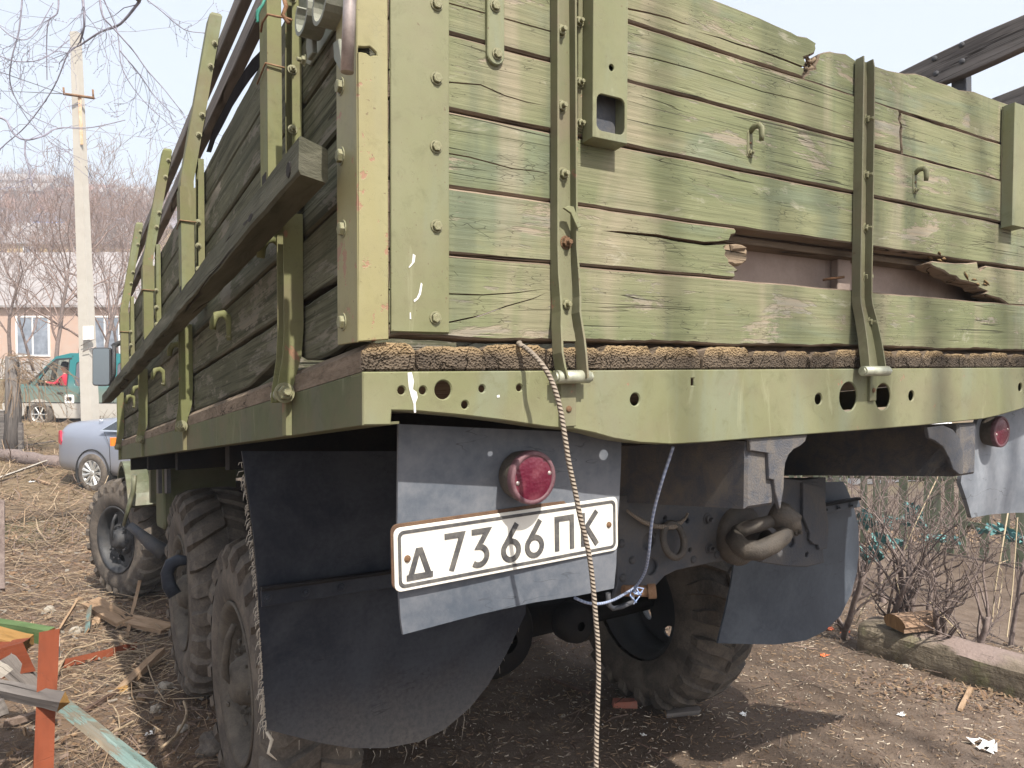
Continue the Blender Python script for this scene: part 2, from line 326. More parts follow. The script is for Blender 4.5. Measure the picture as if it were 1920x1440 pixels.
def link(name,me,c,parent=None,rot=None,**tags):
    o=bpy.data.objects.new(name,me);col.objects.link(o)
    c=np.array(c,float)
    if parent is not None: o.parent=parent;o.location=Vector(c-WL[parent.name])
    else: o.location=Vector(c)
    WL[o.name]=c
    if rot is not None: o.rotation_euler=rot
    for k,v in tags.items(): o[k]=v
    return o
def empty(name,c,parent=None,**tags): return link(name,None,c,parent,**tags)
def autosmooth(o,ang=40):
    me=o.data;b=bmesh.new();b.from_mesh(me)
    for f in b.faces: f.smooth=True
    for e in b.edges:
        if len(e.link_faces)==2 and e.calc_face_angle(0)>math.radians(ang): e.smooth=False
    b.to_mesh(me);b.free()
mpR=lambda y0:(lambda u,v,d:T((u,y0+d,v)))
mpX=lambda x0:(lambda u,v,d:T((x0+d,u,v)))
lcX=lambda u,v,d:(u,d,v)
def circ(cx,cy,r,n=20,ry=None): return [(cx+r*math.cos(2*PI*i/n),cy+(ry or r)*math.sin(2*PI*i/n)) for i in range(n)]
def rrect(x0,y0,x1,y1,r,n=4):
    P=[]
    for cx,cy,a in ((x1-r,y1-r,0),(x0+r,y1-r,90),(x0+r,y0+r,180),(x1-r,y0+r,270)):
        for i in range(n+1):
            t=math.radians(a+90*i/n);P.append((cx+r*math.cos(t),cy+r*math.sin(t)))
    return P
BOLT={}
def bolt_mesh(kind):
    if kind in BOLT: return BOLT[kind]
    b=MB()
    # unit: across-corner radius 1, axis +z
    if kind=='hex':
        b.lathe([(0,1.35),(.12,1.3),(.12,1.02)],(0,0,0),(0,0,1),16,sm=False)
        b.lathe([(.1,1.),(.62,1.),(.72,.86),(.72,.55),(.76,.5),(.72,.4),(.72,0)],(0,0,0),(0,0,1),6,sm=False)
    elif kind=='nut':
        b.lathe([(0,1.4),(.12,1.35),(.12,1.)],(0,0,0),(0,0,1),16,sm=False)
        b.lathe([(.1,1.),(.75,1.),(.85,.86),(.85,.5)],(0,0,0),(0,0,1),6,sm=False)
        b.lathe([(.8,.5),(1.7,.5),(1.8,.42),(1.8,0)],(0,0,0),(0,0,1),10,sm=False)
    elif kind=='dome':
        b.lathe([(0,1.),(.25,.92),(.45,.65),(.55,.3),(.56,0)],(0,0,0),(0,0,1),12,sm=True)
    me,c=b.mesh('bolt',('bolt',));BOLT[kind]=(me,c);return me,c
def bolt(p,n,r,parent,kind='hex',mat='bolt',name='bolt'):
    me,c=bolt_mesh(kind);key=(kind,mat)
    if key not in BOLT:
        if mat!='bolt': me=me.copy();me.materials[0]=M[mat]
        BOLT[key]=(me,c)
    me,c=BOLT[key]
    q=Vector(n).to_track_quat('Z','Y').to_matrix()@Matrix.Rotation(random.uniform(0,1),3,'Z')
    o=bpy.data.objects.new(name,me);col.objects.link(o);cc=np.array(p,float)+np.array(q@Vector(c))*r
    o.rotation_euler=q.to_euler();o.scale=(r,r,r);o.parent=parent;o.location=Vector(cc-WL[parent.name]);WL[o.name]=cc;return o
def wob(a,b,n,amp,rnd,f=7.):
    # n+1 points from a to b with small irregularities
    P=[];a=np.array(a,float);b=np.array(b,float);d=b-a;L=np.linalg.norm(d);nn=np.array([-d[1],d[0]])/L;ph=rnd.uniform(0,9)
    for i in range(n+1):
        t=i/n;k=(mnoise.noise(Vector((t*L*f,ph,0)))*1.3+rnd.uniform(-.35,.35))*amp*(0 if i in(0,n) else 1)
        P.append(tuple(a+d*t+nn*k))
    return P
# ---------------------------------------------------------------- ground and terrain
rnd=random.Random(5)
def soil(name):
    s=NT(name);v=s.pos()
    n=s.noise(v,.7,6,.6,.3);n2=s.noise(v,7.,6,.7);n3=s.noise(v,60.,4,.7)
    c=s.mix(s.ramp(n,.35,.65),(.10,.075,.057),(.165,.127,.10))
    c=s.mix(s.ramp(n2,.4,.7,0,.7),c,(.075,.052,.038))
    p=sep(s,v)
    left=s.ramp(p[0],1.2,-.3)                                  # straw-covered side, left of the lorry
    st=s.noise(v,(9,9,9),6,.75,.6)
    c=s.mix(s.math('MULTIPLY',left,s.ramp(st,.42,.6,0,.75)),c,(.16,.105,.065))
    far=s.ramp(p[1],7.,16.);c=s.mix(s.math('MULTIPLY',far,s.ramp(s.noise(v,.5,5,.6),.35,.6,.4,.9)),c,(.2,.15,.085))
    gr=s.math('MULTIPLY',s.ramp(s.noise(v,.35,4,.5,.3),.56,.66),s.ramp(p[1],6.,9.));c=s.mix(s.math('MULTIPLY',gr,.45),c,(.11,.13,.045))
    hill=s.ramp(p[1],60.,120.);hc=s.mix(s.ramp(s.noise(v,(.06,.06,.06),6,.7),.35,.65),(.17,.15,.175),(.25,.22,.235))  # leafless lilac-brown hill with distance haze put into the colour
    hc=s.mix(s.ramp(s.noise(v,(.9,.9,.35),4,.7),.45,.65,0,.6),hc,(.13,.12,.16));c=s.mix(hill,c,hc)
    pb=s.vor(v,55.);pc=s.vor(v,55.,out='Color');pm=s.math('MULTIPLY',s.ramp(pb,.22,.1),s.ramp(sep(s,pc)[0],.78,.8))
    c=s.mix(s.math('MULTIPLY',pm,.7),c,(.26,.22,.175))
    h=s.math('ADD',s.math('MULTIPLY',n2,1.),s.math('ADD',s.math('MULTIPLY',n3,.25),s.math('MULTIPLY',pm,.25)))
    return s.out(c,.95,s.bump(h,.9,.03),spec=.1)
M['soil']=soil('bare_brown_soil')
def gridmesh(xs,ys):
    P=[(x,y,gz(x,y)) for y in ys for x in xs];n=len(xs)
    F=[(j*n+i,j*n+i+1,(j+1)*n+i+1,(j+1)*n+i) for j in range(len(ys)-1) for i in range(n-1)]
    return P,F
def axis(a,b,fine0,fine1,st,grow=1.18):
    L=[fine0];
    while L[-1]<fine1: L.append(L[-1]+st)
    s_=st
    while L[-1]<b: s_*=grow;L.append(L[-1]+s_)
    s_=st;K=[]
    x=fine0
    while x>a: s_*=grow;x-=s_;K.append(x)
    return K[::-1]+L
P_,F_=gridmesh(axis(-420,500,-3,9,.12,1.2),axis(-60,420,-.5,9,.12,1.16))
MB().add(P_,F_,0,None,True).obj('ground',None,('soil',),fix=False,kind='structure')

# straw, twigs, chips, leaves: loose litter that nobody could count
def litter(name,n,place,length,width,mats,seed,flat=.25,curve=.2,kind3d=False,wts=None):
    r=random.Random(seed);b=MB()
    for i in range(n):
        x,y,sc=place(r)
        z=gz(x,y)+r.uniform(.0,.012)*sc
        L=r.uniform(*length)*sc;W_=r.uniform(*width)*sc;a=r.uniform(0,2*PI);el=r.gauss(0,flat)
        d=np.array([math.cos(a)*math.cos(el),math.sin(a)*math.cos(el),math.sin(el)]);sd=np.array([-math.sin(a),math.cos(a),r.uniform(-.5,.5)])
        c=np.array([x,y,z+abs(math.sin(el))*L*.5+W_*.3]);k=r.uniform(-curve,curve)*L
        mid=c+np.array([-math.sin(a),math.cos(a),.3])*k
        A=c-d*L/2;B=c+d*L/2
        vs=[A-sd*W_/2,A+sd*W_/2,mid+sd*W_/2,mid-sd*W_/2,B+sd*W_*.3,B-sd*W_*.3]
        fs=[(0,1,2,3),(3,2,4,5)]
        if kind3d:
            up=np.array([0,0,W_*.6]);vs+=[A+up,mid+up,B+up];fs=[(0,3,7,6),(1,6,7,2),(3,5,8,7),(2,7,8,4),(0,6,1),(4,8,5)]
        b.add(vs,fs,r.choices(range(len(mats)),wts)[0] if wts else r.randrange(len(mats)))
    return b.obj(name,None,mats,fix=False,kind='stuff',label=name.replace('_',' ')+' lying loose on the soil',category='litter')
for k,c in dict(straw1=(.24,.17,.11),straw2=(.15,.095,.06),straw3=(.3,.23,.155),twig1=(.1,.065,.05),twig2=(.17,.125,.1),chip1=(.25,.185,.125),chip2=(.19,.125,.075),chip3=(.42,.36,.28),leaf1=(.16,.105,.065),leaf2=(.23,.165,.105),pebble=(.19,.17,.145),pebblew=(.42,.4,.36)).items():
    M[k]=plain(k+'_dry',c,.85,0,.3,40,.15,.2)
def inleft(r):
    while True:
        y=r.uniform(1.6,11)*1.;x=r.uniform(-2.6,.75) if y>3 else r.uniform(-1.2,.5)
        return x,y,min(1.6,.75+y*.09)
litter('dry_straw_and_stalks',11000,inleft,(.04,.26),(.0015,.0045),['straw1','straw2','straw3','twig2'],11,.16,.1,wts=[3,3,1.4,3])
litter('dry_grass_on_the_slope',7000,lambda r:(r.uniform(-6,2.5),r.uniform(9,24),1.7),(.08,.4),(.004,.01),['straw1','straw2','straw3','twig2'],12,.35,.2)
litter('wood_chips_left_of_the_truck',3600,inleft,(.008,.045),(.005,.02),['chip1','chip2','twig2','pebble','straw2'],13,.25,.05,True)
litter('wood_chips_behind_the_truck',12000,lambda r:(r.uniform(.9,5.2),r.uniform(.2,3.3),.85),(.006,.042),(.002,.0065),['chip1','chip2','chip3','twig2','straw1'],14,.2,.05,True)
litter('fine_grit',7000,lambda r:(r.uniform(-.8,5),r.uniform(.6,3.4),.8),(.003,.012),(.003,.009),['pebble','chip2','pebblew','twig1','chip3'],15,.2,.0,True,wts=[5,4,.8,5,2])
litter('dry_twigs',900,lambda r:(r.uniform(-2,4.5),r.uniform(1.,7),1.),(.05,.3),(.003,.008),['twig1','twig2'],16,.15,.25)
def nearbeam(r):
    t=r.random();x=3.35+t*1.7+r.gauss(0,.12);y=1.32-t*1.1+r.gauss(0,.13)-.12;return x,y,1.
litter('dead_leaves_along_the_beam',900,nearbeam,(.015,.045),(.006,.016),['leaf1','leaf2','straw2','twig2'],17,.4,.2)
litter('dead_leaves_by_the_fence',5200,lambda r:(lambda t:(5.2+t*7+r.gauss(0,.6),6.2-t*3.4+r.gauss(0,.5),1.2))(r.random()),(.02,.05),(.01,.025),['leaf1','leaf2','straw1'],18,.4,.2)
# ---------------------------------------------------------------- the lorry
rnd=random.Random(21)
truck=empty('truck',T((1.25,2.2,-1.45)),label='old green flatbed army truck with rotten wooden sides seen from its rear corner',category='truck')
tg=empty('tailgate',T((1.25,.03,.05)),truck)
YT=.02                                        # front plane of the tailgate boards
def Rp(pts,y=YT): return [RY(px,py,y) for px,py in pts]
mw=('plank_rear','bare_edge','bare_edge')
X0,X1=.05,2.45
def notch(path,w):
    # path runs from the mouth to the tip; returns the two lips
    up=[];lo=[]
    n=len(path)
    for i,(u,v) in enumerate(path):
        k=w*(1-i/(n-1))**.5*.5
        up.append((u,v+k,.0005));lo.append((u,v-k,.0005))
    return lo,up
def plank(name,bot,top,right=(),left=(),d0=0.,th=.04,bev=.0035,parent=tg,mp=None,mats=mw,lcf=None,**tags):
    out=list(bot)+list(right)+list(top)+list(left)
    # drop near duplicates
    o=[out[0]]
    for p in out[1:]:
        if math.dist(p[:2],o[-1][:2])>4e-4: o.append(p)
    if math.dist(o[0][:2],o[-1][:2])<4e-4: o.pop()
    b=MB().prism(o,mp or mpR(YT),d0,th,bev,(),(0,1,2),lcf or lcX)
    return b.obj(name,parent,mats,**tags)
def edge(z,x0=X0,x1=X1,amp=.0015,n=60): return wob((x0,z),(x1,z),n,amp,rnd)
def rev(L): return L[::-1]
# bottom board
lo1,up1=notch([(X0,.128)]+Rp([(844,551),(905,553),(968,549),(1031,541)]),.0016)
lo2,up2=notch([(X0,.076)]+Rp([(844,604),(900,592),(950,574),(1000,560),(1028,548)]),.0018)
plank('plank',edge(.056,amp=.0035,n=110),rev(edge(.189)),left=up1+rev(lo1)+up2+rev(lo2))
# second board, left piece: broken off right of the first strap
crk=Rp([(1366,450),(1345,453),(1320,454),(1300,451),(1265,446),(1232,440),(1195,437),(1160,434),(1125,432)])
crk=[(u,v,.0006) for u,v in crk]
lip=Rp([(1160,437),(1195,441),(1232,445),(1265,452),(1300,457),(1320,460),(1345,459),(1362,458)])
lip=[(u,v,.0006) for u,v in lip]
zj=RY(1375,525,YT)
plank('plank',wob((X0,.191),(zj[0],.1915),30,.001,rnd),rev(wob((X0,.2955),(RY(1378,428,YT)[0],.2955),30,.0015,rnd)),
  right=rev(Rp([(1381,433),(1379,440),(1371,442),(1369,447)])+crk+lip+Rp([(1358,463),(1362,470),(1360,478),(1366,484),(1367,492),(1374,497),(1381,503),(1385,507),(1378,511),(1379,519)])),d0=-.001)
# the tenon of bare wood left standing behind the break
M['tenon']=raw_wood('bare_broken_wood',(.17,.13,.09),(.28,.215,.15))
plank('plank',Rp([(1340,494),(1372,494),(1378,497),(1392,496),(1401,489)],YT+.014),Rp([(1402,468),(1396,464),(1385,459),(1368,457),(1340,455)],YT+.014),d0=.014,th=.03,mats=('tenon','tenon','tenon'))
plank('plank',Rp([(1372,470),(1384,469),(1398,468)],YT+.01),Rp([(1401,464),(1392,459),(1380,457),(1370,458)],YT+.01),d0=.008,th=.02,mats=('tenon','tenon','tenon'))
# second board, right piece with a rotten ragged end
rb=Rp([(1884,566),(1874,560),(1862,557),(1846,551),(1852,546),(1836,541),(1832,534),(1812,528),(1800,526),(1793,519),(1780,516),(1770,508),(1758,504),(1748,499),(1743,493),(1750,489),(1766,491),(1790,493),(1815,493),(1833,491),(1834,500),(1838,506)])
plank('plank',[(1.99,.186)]+wob((2.02,.187),(X1,.187),20,.002,rnd),[(X1,.292)]+rev(wob((RY(1850,508,YT)[0],.291),(X1-.02,.292),16,.0015,rnd)),left=rev(rb))
M['rotten']=raw_wood('black_rotten_wood',(.07,.05,.03),(.24,.16,.08),sc=2.)
b=MB()
for i in range(60):
    px=rnd.uniform(1745,1860);t=(px-1745)/115;py=493+t*60-rnd.uniform(0,26)*(1-t*.6);L=rnd.uniform(.01,.045)
    u,v=RY(px,py,YT+.01);dd=rnd.uniform(-.004,.025);a=rnd.gauss(-.25,.3)
    A=T((u-L/2*math.cos(a),YT+dd,v-L/2*math.sin(a)));B_=T((u+L/2*math.cos(a),YT+dd+.004,v+L/2*math.sin(a)))
    b.tube([A,(A+B_)/2+np.array([0,0,.001]),B_],[.001,rnd.uniform(.002,.005),.001],4)
b.obj('rotten_splinters',tg,('rotten',),kind='stuff')
# third, fourth, fifth boards
lo,up=notch([(X0,.352)]+Rp([(839,287),(880,294),(925,306),(962,316),(1000,320),(1029,326)]),.0016)
plank('plank',edge(.2985),rev(edge(.4165)),left=up+rev(lo),d0=.001)
lo,up=notch([(X0,.46)]+Rp([(839,155),(900,160),(945,180),(985,192),(1028,201)]),.0016)
plank('plank',edge(.4195),rev(edge(.5365)),left=up+rev(lo),d0=-.002)
lo,up=notch([(X0,.585)]+Rp([(1180,100),(1225,110),(1300,130),(1361,149),(1430,172),(1496,187),(1550,204),(1600,222)]),.0015)
cut=Rp([(1687,205),(1690,212),(1688,224),(1692,236),(1690,247),(1693,254)])
xa=cut[0][0]
plank('plank',wob((X0,.5395),(cut[-1][0]-.006,.542),50,.0015,rnd),rev(wob((X0,.6455),(cut[0][0]-.006,.6455),50,.0015,rnd)),right=[(u-.006,v) for u,v in rev(cut)][1:-1],left=up+rev(lo))
cut=[(u+.001,v-.004,.0015) for u,v in cut]
lo,up=notch(Rp([(1694,250),(1725,256),(1780,275),(1830,298),(1880,312)]),.002)
plank('plank',wob((cut[-1][0],.537),(X1,.5385),24,.0015,rnd),rev(wob((cut[0][0],.641),(X1,.642),24,.0015,rnd)),left=cut[1:-1],d0=.001)
# top board in two pieces with a rotten break between
lo,up=notch(Rp([(1506,126),(1470,112),(1430,97),(1380,82),(1350,71),(1300,57)]),.0035)
lo3,up3=notch([(X0,.69)]+Rp([(1180,17),(1215,24),(1255,34),(1280,44),(1300,48)]),.003)
topL=Rp([(1532,80),(1515,69),(1497,66),(1485,59),(1455,46),(1425,32),(1385,16),(1344,0),(1300,-16)])
plank('plank',wob((X0,.6485),(RY(1506,148,YT)[0],.6485),40,.0015,rnd),topL+[(X0,.752)],
  right=Rp([(1505,142),(1509,134)])+lo+rev(up)+Rp([(1512,118),(1508,108),(1517,105),(1528,100),(1531,92),(1530,86)]),left=up3+rev(lo3))
tr=Rp([(1539,99),(1548,96),(1560,94),(1572,97),(1590,99),(1600,106),(1609,112),(1639,120),(1668,130),(1699,136),(1720,136),(1740,142),(1760,152),(1785,159),(1802,167),(1830,170),(1860,182),(1890,193),(1950,215)])
plank('plank',wob((RY(1508,150,YT)[0],.645),(X1,.645),40,.0015,rnd),rev(tr+[(X1,.775)]),left=Rp([(1537,104),(1535,112),(1530,120),(1531,127),(1520,129),(1517,136),(1511,140)]),d0=.003)
b=MB()
for i in range(46):
    px=rnd.gauss(1524,9);py=rnd.uniform(112,152);u,v=RY(px,py,YT+.012);L=rnd.uniform(.012,.04);dd=rnd.uniform(.004,.028);a=rnd.gauss(-.1,.35)
    A=T((u-L/2,YT+dd,v-L/2*a));B_=T((u+L/2,YT+dd+.003,v+L/2*a));b.tube([A,(A+B_)/2,B_],[.001,rnd.uniform(.002,.006),.001],4)
b.obj('rotten_splinters',tg,('tenon',),kind='stuff')
# end plates of the tailgate (bolted sheet) and corner posts
def endplate(x0,x1,side):
    z0=.063
    MB().prism([(x0,z0),(x1,z0),(x1,.80),(x0,.80)],mpR(YT),-.005,-.0005,.0012,(),(0,0,0)).obj('end_plate',tg,('metal',))
endplate(RY(731,600,YT)[0],RY(840,600,YT)[0],-1);endplate(2.36,2.45,1)
NB=T((0,-1,0))-T((0,0,0))
NBr=np.array([0,-1.,0])
for px,py in ((819,8),(819,147),(818,275),(819,424),(817,596)):
    u,v=RY(px,py,YT-.006);bolt(T((u,YT-.006,v)),NBr,.0078,tg,'hex')
for z in (.1,.25,.38,.5,.62,.72): bolt(T((2.39,YT-.006,z)),NBr,.0078,tg,'hex')
# loft of an open channel along z: stations (z, xl, xr, yweb, yfront)
def channel(name,st,parent,mats=('strap_metal',),t=.004,webtop=None,tr=T,webmin=None,**tags):
    b=MB()
    def strip(f,g):
        vs=[];n=len(st)
        for s_ in st:
            vs+=[tr(p) for p in f(s_)]+[tr(p) for p in g(s_)]
        fs=[]
        for i in range(n-1):
            o=i*4;q=o+4
            for a,c in ((0,1),(1,3),(3,2),(2,0)): fs.append((o+a,o+c,q+c,q+a))
        fs+=[(0,1,3,2),(4*n-4,4*n-2,4*n-1,4*n-3)]
        b.add(vs,fs,0)
    strip(lambda s_:[(s_[1],s_[3],s_[0]),(s_[1],s_[4],s_[0])],lambda s_:[(s_[1]+t,s_[3],s_[0]),(s_[1]+t,s_[4],s_[0])])
    strip(lambda s_:[(s_[2]-t,s_[3],s_[0]),(s_[2]-t,s_[4],s_[0])],lambda s_:[(s_[2],s_[3],s_[0]),(s_[2],s_[4],s_[0])])
    st2=[s_ for s_ in st if webmin is None or s_[0]>=webmin];keep=st;st=st2
    strip(lambda s_:[(s_[1]+t,s_[3],s_[0]),(s_[1]+t,s_[3]-t,s_[0])],lambda s_:[(s_[2]-t,s_[3],s_[0]),(s_[2]-t,s_[3]-t,s_[0])])
    return b.obj(name,parent,mats,**tags)
def strap_rear(x_at,pts,zb,piv):
    # pts: (py, px_left_root, px_right_front, flange depth)
    st=[]
    for py,pl,pr,yw,fd in pts:
        xl=RY(pl,py,yw)[0];xr=RY(pr,py,yw-fd)[0];z=RY((pl+pr)/2,py,yw)[1]
        st.append((z,xl,xr,yw,yw-fd))
    return st
st=strap_rear(0,[(-60,1032,1081,YT-.002,.021),(100,1032,1082,YT-.002,.021),(300,1032,1083,YT-.002,.021),(470,1032,1084,YT-.002,.021),(520,1032,1088,YT-.002,.023),(560,1034,1090,YT-.003,.025),(590,1034,1090,YT-.005,.028),(615,1034,1094,YT-.010,.027),(640,1035,1098,YT-.017,.027),(665,1036,1101,YT-.024,.027),(690,1040,1103,YT-.028,.028),(712,1046,1105,YT-.032,.028)],0,0)
channel('hinge_strap',st,tg,webmin=.035)
for px,py in ((1051,58),(1052,200),(1056,327),(1060,571)):
    u,v=RY(px,py,YT-.006);bolt(T((u,YT-.006,v)),NBr,.0088,tg,'nut','bolt')
u,v=RY(1061,455,YT-.006);bolt(T((u,YT-.006,v)),NBr,.009,tg,'nut','rust')
M['steel2']=plain('scraped_hinge_steel',(.36,.37,.29),.4,.35,.25,30)
def pivot(px0,px1,py,y,parent,mat='steel2'):
    xa=RY(px0,py,y)[0];xb=RY(px1,py,y)[0];z=RY(px0,py,y)[1]
    MB().tube([T((xa,y,z)),T((xb,y,z))],.0115,16).tube([T((xa-.004,y,z)),T((xa,y,z))],.009,6).tube([T((xb,y,z)),T((xb+.006,y,z))],.009,6).obj('hinge_pin',parent,(mat,));return xa,xb,z
pivot(1043,1103,707,-.022,tg)
# bent tag on the first strap
A=Rp([(1052,392),(1062,388),(1071,390),(1085,427),(1078,430),(1066,402)],YT-.02)
MB().prism(A,mpR(YT),-.028,-.024,.0008,(),(0,0,0)).obj('bent_clip',tg,('metal',))
# centre strap, kinked outwards at its foot
st=strap_rear(0,[(118,1604,1638,YT-.002,.02),(135,1603,1641,YT-.002,.022),(250,1601,1640,YT-.002,.022),(400,1599,1638,YT-.002,.022),(520,1597,1636,YT-.002,.022),(560,1597,1636,YT-.002,.022),(575,1598,1638,YT-.005,.022),(600,1603,1645,YT-.013,.022),(640,1609,1654,YT-.026,.022),(690,1614,1662,YT-.04,.022),(700,1616,1663,YT-.042,.022)],0,0)
channel('hinge_strap',st,tg)
for px,py in ((1627,225),(1626,329),(1625,428),(1625,519),(1633,604)):
    y=YT-.006 if py<600 else YT-.018
    u,v=RY(px-1,py,y);bolt(T((u,y,v)),NBr,.0095,tg,'nut','bolt')
pivot(1618,1664,696,-.045,tg)
# brackets (stake pockets) on the tailgate
def bracket(xf,xl,xr,z0,z1,sgn=1,parent=tg,hole=True):
    y0=YT-.001;d=.034
    # flange strip
    a,b_=(xf,xl) if sgn>0 else (xr,xf)
    MB().prism([(a,z0+.02),(b_,z0+.02),(b_,z1),(a,z1)],mpR(0),y0-.004,y0,.0008,(),(0,0,0)).obj('bracket_flange',parent,('strap_metal',))
    hs=[circ((xl+xr)/2+.002,z0+.128,.0058,14)] if hole else []
    hs+= [rrect(xl+.009,z0+.014,xr-.006,z0+.078,.012)] if hole else []
    m=MB().prism([(xl,z0),(xr,z0),(xr,z1),(xl,z1)],mpR(0),y0-d,y0-d+.004,.001,hs,(0,0,0))
    m.box((xl,y0-d+.004,z0+.0),(xl+.004,y0-.0045,z1),0,T).box((xr-.004,y0-d+.004,z0),(xr,y0-.0005,z1),0,T).box((xl+.004,y0-d+.004,z0),(xr-.004,y0-.001,z0+.004),0,T)
    m.obj('stake_pocket',parent,('metal',))
    if hole: MB().box((xl+.005,y0-.006,z0+.005),(xr-.005,y0-.0045,z0+.16),0,T).obj('pocket_shade_plate',parent,('frame',))  # dark sheet added to stand for the shadow inside the pocket
xl=RY(1111,200,YT-.034)[0];xr=RY(1176,200,YT-.034)[0];zb=RY(1140,263,YT-.034)[1];xf=RY(1084,200,YT-.005)[0]
bracket(xf,xl,xr,zb,.80)
# outer lip plate at the foot of the pocket
for px,py in ((1084,41),(1085,155),(1086,232)):
    u,v=RY(px+2,py,YT-.006);bolt(T((u,YT-.006,v)),NBr,.007,tg,'nut','bolt')
xf2=RY(1888,300,YT-.005)[0]
xl2=RY(1900,300,YT-.034)[0]
zb2=RY(1910,425,YT-.034)[1]
bracket(xf2,xl2,xl2+.075,zb2,RY(1893,190,YT-.03)[1],hole=False)
for px,py in ((1893,212),(1892,293),(1892,366),(1891,411)):
    u,v=RY(px,py,YT-.006);bolt(T((u,YT-.006,v)),NBr,.0095,tg,'nut')
# top hinge leaf near the left end
x0=RY(912,60,YT-.005)[0];x1=RY(944,60,YT-.005)[0];zc=RY(931,105,YT-.005)[1];r_=(x1-x0)/2
o=[(x1,.80)]+[(x0,.80)]+[((x0+x1)/2-r_*math.cos(t),zc-r_*math.sin(t)) for t in np.linspace(0,PI,12)]
MB().prism(o,mpR(0),YT-.009,YT-.0005,.0015,(),(0,0,0)).obj('hinge_leaf',tg,('metal',))
for px,py in ((929,11),(933,101)):
    u,v=RY(px,py,YT-.01);bolt(T((u,YT-.01,v)),NBr,.0075,tg,'hex')
# rope hooks
def rhook(px,py,h,parent=tg):
    u,v=RY(px,py,YT);w_=.0085
    b=MB().prism([(u-w_,v-h*.55),(u+w_,v-h*.55),(u+w_,v+h*.3)]+[(u+w_*math.cos(t),v+h*.3+w_*math.sin(t)) for t in np.linspace(.3,PI-.3,6)]+[(u-w_,v+h*.3)],mpR(0),YT-.004,YT-.0005,.0008,(),(0,0,0))
    P=[T((u,YT-.003,v+h*.35)),T((u+.001,YT-.012,v+h*.48)),T((u+.002,YT-.024,v+h*.47)),T((u+.003,YT-.030,v+h*.33)),T((u+.003,YT-.031,v+h*.05)),T((u+.003,YT-.030,v-h*.12))]
    b.tube(P,[.0045,.005,.005,.005,.0045,.004],8,r2=1.4)
    o=b.obj('rope_hook',parent,('strap_metal',))
    bolt(T((u,YT-.005,v-h*.4)),NBr,.0058,parent,'nut','bolt');bolt(T((u,YT-.005,v-h*.05)),NBr,.003,parent,'dome','rust')
rhook(1404,267,.058);rhook(1713,341,.056)
# board behind the broken plank (inside the bed) with a batten
inn=empty('inner_board',T((1.5,.12,.2)),truck)
MB().prism([(.5,.05),(1.255,.05),(1.255,.46),(.5,.46)],mpR(0),.112,.122,.001,(),(0,0,0),lambda u,v,d:(v,d,u)).obj('plywood_sheet',inn,('ply',))
MB().prism([(1.258,.05),(2.4,.05),(2.4,.46),(1.258,.46)],mpR(0),.114,.124,.001,(),(0,0,0),lambda u,v,d:(v,d,u)).obj('plywood_sheet',inn,('ply',))
xa=RY(1566,500,.1)[0];xb=RY(1590,500,.1)[0]
MB().prism([(xa,.05),(xb,.05),(xb,.30),(xa,.30)],mpR(0),.092,.1115,.002,(),(0,0,0),lambda u,v,d:(v,d,u)).obj('batten',inn,('ply',))
MB().box((.5,.07,.283),(2.4,.11,.297),0,T,(0,1,2)).obj('ledge',inn,('bare_edge',))
u,v=RY(1580,520,.05);MB().tube([T((u,.045,v)),T((u-.02,.09,v+.001))],.0035,6).obj('nail',inn,('rust',))
# ------------------------------------------------ rear sill with its holes
bt=[(733,797),(735,770),(752,770),(780,771),(870,779),(950,789),(1030,801),(1080,805),(1115,812),(1150,822),(1200,830),(1260,833),(1330,829)]
low=[RY(684,797)]+[RY(*p) for p in bt]
low[0]=(0.,-.0795);
for x_,z_ in ((.841,-.1455),(1.2,-.1465),(1.5,-.1465),(1.82,-.142),(1.9,-.136),(2.05,-.12),(2.2,-.1),(2.3,-.085),(2.41,-.062),(2.455,-.061),(2.458,-.082),(2.5,-.0795)): low.append((x_,z_))
H=[]
for px,py,r in ((753,732,.0062),(793,732,.0062),(831,731,.0145),(904,729,.006),(872,759,.0063),(974,727,.0058),(1191,749,.0115),(1535,748,.0125),(1591,744,.034),(1656,744,.032),(1709,742,.0125),(1913,726,.012)):
    u,v=RY(px,py);H.append(circ(u,v,r,24 if r>.01 else 12,r*1.02))
u,v=RY(1299,716);H.append([(u-.004,v-.007),(u+.004,v-.007),(u+.004,v+.007),(u-.004,v+.007)])
sill=MB().prism(low+[(2.5,0),(0,0)],mpR(0),-.0,.004,.002,H,(0,0,0))
sill.box((0,.0045,-.004),(2.5,.05,-.0004),0,T)
# bottom return flange
fl=[];
lowp=low[3:-3]
for (x,z) in lowp: fl+=[T((x,.0035,z+.001)),T((x,.045,z+.001)),T((x,.0035,z+.005)),T((x,.045,z+.005))]
fs=[]
for i in range(len(lowp)-1):
    o=4*i;q=o+4
    for a,c in ((0,1),(1,3),(3,2),(2,0)): fs.append((o+a,o+c,q+c,q+a))
sill.add(fl,fs,0)
sill.obj('rear_sill',truck,('metal',))
# hinge lugs below the pins
for (px,py,py2,w_) in ((1062,735,800,.017),(1633,712,752,.013)):
    u,v=RY(px,py);u2,v2=RY(px,py2)
    MB().prism([(u-w_,v2),(u+w_,v2),(u+w_,v+.02),(u-w_,v+.02)],mpR(0),-.007,-.0006,.001,(),(0,0,0)).obj('hinge_lug',truck,('strap_metal',))
    bolt(T((u,-.0075,(v+v2)/2)),NBr,.006,truck,'dome','rust')
